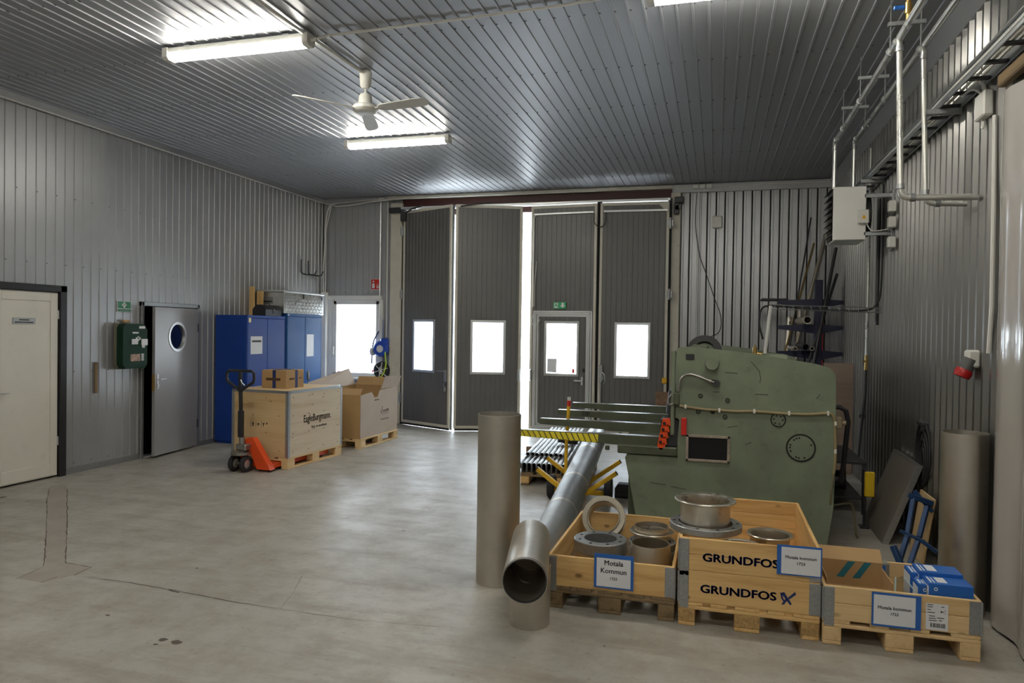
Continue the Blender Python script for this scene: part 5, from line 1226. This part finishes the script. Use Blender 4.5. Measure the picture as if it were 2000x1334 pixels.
# hanging PVC sheet with timber batten
cs = thing('plastic_sheet', 'glossy pale plastic sheet hanging by the corrugated wall', 'plastic sheet', (R-.06, 4.6, 0))
prof = []
for i in range(15):
    t = i/14; prof.append((-.02*math.sin(t*pi*5)-.02, .47-1.1*t))
v = []; f = []
for i, (x, y) in enumerate(prof):
    v += [(x+.02, y, .02), (x+.02, y, 3.27), (x+.024, y, .02), (x+.024, y, 3.27)]
    if i:
        k = 4*i; f += [(k-4, k, k+1, k-3), (k-2, k-1, k+3, k+2), (k-4, k-2, k+2, k), (k-3, k+1, k+3, k-1)]
k = 4*(len(prof)-1); f += [(0, 1, 3, 2), (k, k+2, k+3, k+1)]
MB().add(v, f).build('sheet', m['pvc'], cs)
tag(MB().box(R-.075, R-.018, 3.9, 5.13, 3.33, 3.41, .008).build('timber_batten', m['oldwood'][1]), 'rough timber batten above the plastic sheet', 'batten')
# red socket, conduit, junction box
so = thing('power_socket', 'red industrial power socket on the corrugated wall', 'socket', (R-.008, 5.56, 1.50))
MB().box(-.075, 0, -.05, .05, .07, .19, .012).build('back_box', m['plastic_w'], so)
Ms = Matrix.Translation((-.06, -.01, .10)) @ Matrix.Rotation(math.radians(205), 4, 'Y')
MB().lathe([(.0001, -.03), (.045, -.03), (.047, .05), (.0001, .05)], 20, Ms).build('socket_body', M_('grey_plastic', (.09, .09, .085), .5), so); MB().lathe([(.0001, .05), (.05, .05), (.056, .07), (.05, .105), (.0001, .105)], 20, Ms).build('red_cover', M_('red_plastic', (.42, .008, .008), .35), so)
cp = [P(1943, 225, 0, R-.03), P(1941, 400, 0, R-.03), P(1937, 600, 0, R-.03), P(1931, 690, 0, R-.03)]
cable('conduit', [Vector((R-.03, p.y, p.z)) for p in cp], .014, m['plastic_w'], 'white conduit from the cable ladder down to the red socket', 'conduit')
jb = thing('junction_box', 'grey junction box under the cable ladder with several cables', 'junction box', (R-.008, 5.48, 3.24))
MB().box(-.06, 0, -.09, .09, 0, .17, .01).build('box_body', m['plastic_w'], jb); MB().tube(bez([(-.03, -.03, .17), (-.05, -.05, .22), (-.06, .0, .27)]), .009, 6).tube(bez([(-.03, .03, .17), (-.06, .06, .21), (-.08, .12, .23), (-.1, .22, .22)]), .009, 6).tube(bez([(-.03, 0, .17), (-.04, .02, .24), (-.08, .0, .3)]), .009, 6).build('cables', m['plastic_w'], jb)
MB().tube(bez([(-.03, .02, 0), (-.03, .03, -.05), (-.03, .0, -.06), (-.03, .0, -.02)]), .006, 6).build('loop', m['plastic_w'], jb)
# cable ladder
TX0, TX1, TZ = 1.55, R-.02, 3.487
ct = thing('cable_ladder', 'steel cable ladder running along the corrugated wall', 'cable ladder', (R-.02, 6.5, TZ))
MB().box(TX0-R+.02, TX0-R+.03, -6.0, 4.0, -.02, .05, .002).box(TX0-R+.0, TX0-R+.03, -6.0, 4.0, .045, .05).build('side_rail', m['galvd'], ct); MB().box(TX1-R+.01, TX1-R+.02, -6.0, 4.0, -.02, .05, .002).build('side_rail', m['galvd'], ct)
rg = MB().box(TX0-R+.03, TX1-R+.01, -.018, .018, -.012, .008, .002).mesh('rung', m['darksteel'])
y = -5.9
while y < 3.98: inst('rung', rg, ct, (0, y, 0)); y += .30
for y in (-3, -.5, 2.0): MB().box(-.24, .0, y-.02, y+.02, -.06, -.02, .003).build('wall_bracket', m['galvd'], ct)
lc = MB()
for k in range(4): lc.tube([(R-.07-k*.035, yy, TZ+.022+.006*math.sin(yy*3+k)) for yy in [1.0+i*.5 for i in range(16)]], .010, 6)
tag(lc.build('cable_bundle', m['plastic_w']), 'pale cables lying in the cable ladder', 'cable bundle')
# heating pipes
def elbowed(pts, r, mat, label, name='heating_pipe', R_=.06, group=None):
    """polyline with rounded corners"""
    pts = [Vector(p) for p in pts]; out = [pts[0]]
    for i in range(1, len(pts)-1):
        a, b, c = pts[i-1], pts[i], pts[i+1]; u = (a-b).normalized(); w_ = (c-b).normalized()
        p, q_ = b+u*R_, b+w_*R_
        for k in range(7):
            t = k/6; out.append(p*(1-t)**2+b*2*t*(1-t)+q_*t*t)
    out.append(pts[-1]); t = thing(name, label, 'pipe', pts[-1], 0, group); o0 = Vector(t.location)
    MB().tube([p-o0 for p in out], r, 12).build('pipe_run', mat, t)
    for i in range(1, len(pts)-1):
        for d_ in ((pts[i-1]-pts[i]).normalized(), (pts[i+1]-pts[i]).normalized()):
            c = pts[i]+d_*R_-o0; MB().cyl(c, c+d_*.035, r*1.35, 12).build('pipe_fitting', m['galv'], t)
    return t
hp = M_('bright_pipe', (.62, .62, .58), .3, .75, .08, 6)
elbowed([(1.185, 4.4, 3.86), (1.185, 5.55, 3.86)], .021, hp, 'front end of the outer heating pipe under the ceiling')
elbowed([(1.185, 8.37, 3.34), (1.185, 8.37, 3.86), (1.188, 5.57, 3.86), (1.215, 5.56, 2.745), (R-.03, 5.58, 2.735)], .021, hp, 'outer heating pipe from the fan heater along the ceiling and down to the wall')
elbowed([(1.375, 8.37, 3.34), (1.375, 8.37, 3.86), (1.385, 5.76, 3.86), (1.42, 5.75, 2.73), (R-.04, 5.77, 2.72)], .018, hp, 'inner heating pipe from the fan heater along the ceiling and down to the wall')
elbowed([(1.385, 5.73, 3.86), (1.385, 4.3, 3.86)], .018, hp, 'front end of the inner heating pipe under the ceiling')
vl = thing('shutoff_valve', 'blue handled valve where the pipe meets the ceiling', 'valve', (1.195, 5.36, 3.86))
MB().cyl((0, 0, .03), (0, 0, .385), .016, 10).cyl((0, 0, .08), (0, 0, .15), .024, 12).build('valve_body', m['brass'], vl); MB().box(-.09, -.02, -.012, .012, .11, .135, .004).build('handle', m['bluebox'], vl)
for k, y in enumerate((5.83, 6.98, 7.86)):
    tz = thing('pipe_hanger', 'thin steel trapeze hanger holding the heating pipes, '+('beside the blue handled valve', 'between two other hangers', 'closest to the fan heater')[k], 'pipe hanger', (1.285, y, 4.08), 0, 'trapeze pipe hangers')
    MB().box(-.12, .13, -.018, .018, -.035, -.005, .002).build('cross_bar', m['galvd'], tz)
    for x in (-.10, .10): MB().cyl((x, 0, H-4.08), (x, 0, -.23), .005, 6).lathe([(.019, -.012), (.03, -.012), (.03, .012), (.019, .012)], 14, Matrix.Translation((x, 0, -.22)) @ RX90, closed=True).build('rod_clamp', m['galvd'], tz)
tp = P(1703, 265, 0, R-.04)
cable('heating_pipe', [(R-.045, tp.y, 3.95), (R-.045, tp.y, 1.55)], .016, hp, 'thin bright pipe down the corrugated wall behind the fan heater', 'pipe')
vz = thing('air_valve', 'brass tap with a black hose on the thin wall pipe', 'valve', (R-.045, tp.y, 1.28))
MB().cyl((0, 0, .1), (0, 0, .27), .018, 10).cyl((-.04, 0, .2), (.02, 0, .2), .012, 8).cyl((0, -.0, .10), (0, 0, .14), .022, 10).build('tap', m['brass'], vz); MB().tube(bez([(0, 0, .1), (-.01, -.02, -.2), (-.06, -.1, -.6), (-.1, -.2, -.95)]), .014, 8).build('hose', m['rubber'], vz)
MB().box(-.06, .0, -.02, .02, -.46, -.42, .004).build('hook', m['darksteel'], vz)
# fan heater
HX0, HX1, HY0, HY1, HZ0, HZ1 = 1.142, 1.458, 8.10, 8.58, 2.77, 3.32
fh = thing('fan_heater', 'white fan heater box on wall brackets', 'heater', (HX0, HY0, HZ0)); wX, wY, wZ = HX1-HX0, HY1-HY0, HZ1-HZ0
MB().box(0, wX, 0, .012, 0, wZ, .012).build('side_panel', m['white'], fh); MB().box(0, wX, wY-.012, wY, 0, wZ, .012).build('side_panel', m['white'], fh)
MB().box(.02, wX, .012, wY-.012, wZ-.012, wZ).build('top_panel', m['white'], fh); MB().box(.02, wX, .012, wY-.012, 0, .012).build('bottom_panel', m['white'], fh)
MB().box(.05, wX, .012, wY-.012, .012, wZ-.012).build('coil_block', m['dark'], fh)
for k in range(8): MB().box(-.035, .045, .02, wY-.02, -.002, .002, 0, Matrix.Translation((0, 0, .06+k*.068)) @ Matrix.Rotation(math.radians(-28), 4, 'Y')).build('louvre', m['darksteel'], fh)
MB().cyl((wX, wY/2, wZ/2), (wX+.06, wY/2, wZ/2), .22, 24).build('fan_ring', m['blackpaint'], fh)
eb = MB().box(.235, .335, -.06, 0, .16, .30, .008).build('terminal_box', m['plastic_w'], fh)
MB().prism([(.262, .205), (.308, .205), (.285, .25)], 1, -.0615, -.06).build('warning_triangle', M_('warning_yellow', (.85, .45, .02), .5), eb)
MB().tube([(.287, -.062, .24), (.281, -.062, .228), (.288, -.062, .226), (.284, -.062, .212)], .0016, 4).build('warning_bolt', m['ink'], eb)
for zz in (.06, wZ-.10):
    MB().box(wX-.02, R-HX0-.005, .0, .03, zz-.02, zz+.02, .003).build('bracket_arm', m['galv'], fh)
MB().box(R-HX0-.035, R-HX0-.005, -.03, .06, -.12, wZ-.05, .004).build('wall_rail', m['galv'], fh)
for z, lbl in ((3.02, 'small white box at the top of the heater bracket'), (2.86, 'white thermostat box at the end of the lower heater arm'), (2.66, 'white box on the wall below the heater bracket')):
    tag(MB().box(R-.10, R-.03, 7.88, 7.97, z, z+.11, .008).build('control_box', m['plastic_w']), lbl, 'box')
cable('control_cable', bez([(1.44, 8.07, 2.97), (1.50, 8.07, 2.86), (1.58, 8.07, 2.855), (1.66, 8.05, 2.87), (R-.06, 7.95, 2.89)]), .006, m['plastic_w'], 'thin cable from the heater box to the thermostat')
cable('dark_conduit', [(R-.02, 8.75, 3.3), (R-.02, 8.75, 1.9)], .02, m['blackpaint'], 'dark vertical conduit on the wall below the heater', 'conduit')
# wire tray on a white post above the machine, with black cable
wt = thing('wire_tray', 'wire cable tray on a white post above the green machine', 'cable tray', (.58, 8.55, 1.5))
MB().tube([(-.05, 0, .06), (.0, 0, .60)], .020, 10).build('post', m['white'], wt)
wr = MB()
for (y, z) in ((-.05, .56), (.05, .56), (-.05, .61), (.05, .61)): wr.tube([(.0, y, z), (R-.58-.02, y, z-.03)], .0035, 5)
for k in range(12):
    x = .04+k*.095; zd = -.03*k/12; wr.tube([(x, -.05, .61+zd), (x, -.05, .56+zd), (x, .05, .56+zd), (x, .05, .61+zd)], .003, 5)
wr.build('wire_basket', m['galvd'], wt)
cable('black_cable', bez([(.50, 8.5, 1.72), (.46, 8.5, 1.9), (.50, 8.55, 2.08), (.7, 8.55, 2.09), (1.1, 8.55, 2.06), (1.5, 8.55, 2.05), (1.66, 8.55, 2.12), (R-.03, 8.5, 2.4), (R-.03, 8.5, 3.40)]), .011, m['rubber'], 'black cable running through the wire tray and up the wall')
# cantilever rack with stock
rk = thing('cantilever_rack', 'dark blue cantilever rack in the far corner', 'rack', (1.385, 11.0, 0))
MB().box(-.05, .05, -.06, .06, 0, 2.56, .006).build('post', m['bluerack'], rk); MB().box(-.4, .32, -.06, .06, 0, .1, .006).build('base', m['bluerack'], rk)
for z in (2.22, 1.86, 1.49):
    MB().prism([(-.54, z), (-.54, z+.05), (-.05, z+.07), (-.05, z-.06)], 1, -.035, .035).build('arm', m['bluerack'], rk); MB().prism([(.32, z), (.32, z+.05), (.05, z+.07), (.05, z-.06)], 1, -.035, .035).build('arm', m['bluerack'], rk)
MB().box(.05, .07, -.02, .02, .4, 2.2).build('edge_strip', m['red'], rk)
def stock(label, a, b, r, mat, hollow=True, group='stock tubes on the rack'):
    a = Vector(a); b = Vector(b); t = MB().pipe((0, 0, 0), b-a, r, r*.82, 16) if hollow else MB().cyl((0, 0, 0), b-a, r, 8)
    o = t.build('stock_tube', mat); o.location = a; return tag(o, label, 'tube', group)
stock('wide tube with tan end on the middle rack arm', (1.20, 10.6, 1.985), (1.20, 11.7, 1.985), .055, m['ssm'])
stock('dark tube on the lower rack arm', (1.19, 10.65, 1.61), (1.19, 11.6, 1.61), .05, m['darksteel'])
stock('thin bright ringed tube on the lower rack arm', (1.275, 10.65, 1.592), (1.275, 11.6, 1.592), .03, m['ss'])
stock('thin steel tube beside the dark one on the lower rack arm', (1.06, 10.7, 1.585), (1.06, 11.6, 1.585), .03, m['ssb'])
for lbl, p_, mt, r_ in (('thin dark rod leaning tall in the far corner', ((1555, 600), (1584, 425)), m['darksteel'], .012), ('brass coloured tube leaning in the far corner', ((1560, 590), (1590, 475)), m['brass'], .014), ('thick tan tube leaning past the rack', ((1475+90, 640), (1613, 460)), m['ssm'], .03), ('dark bar leaning behind the fan heater', ((1612, 600), (1633, 484)), m['darksteel'], .022), ('short dark bar leaning beside the rack post', ((1615, 605), (1635, 535)), m['darksteel'], .02)):
    ya_, yb_ = (10.75, 11.0) if p_[0][0] > 1600 else (11.9, 12.24)
    a_ = P(*p_[0], 1, ya_); b_ = P(*p_[1], 1, yb_); d_ = b_-a_; t0 = (0.0-a_.z)/d_.z
    base = a_+d_*t0; base.y = max(10.4 if p_[0][0] > 1600 else 11.3, base.y); stock(lbl, base, b_, r_, mt, False, 'bars leaning in the far corner')
stock('wide silver tube leaning low on the ribbed wall', (.95, 11.75, 0.0), (1.12, 12.2, 2.05), .05, m['ssb'], True, 'bars leaning in the far corner')
stock('second silver tube leaning low on the ribbed wall', (1.115, 11.75, 0.0), (1.27, 12.2, 2.2), .035, m['ss'], True, 'bars leaning in the far corner')
tag(MB().box(.62, .98, 10.95, 11.6, 2.282, 2.30, .002).build('steel_plate', m['darksteel']), 'dark flat plate on the top rack arm', 'plate')
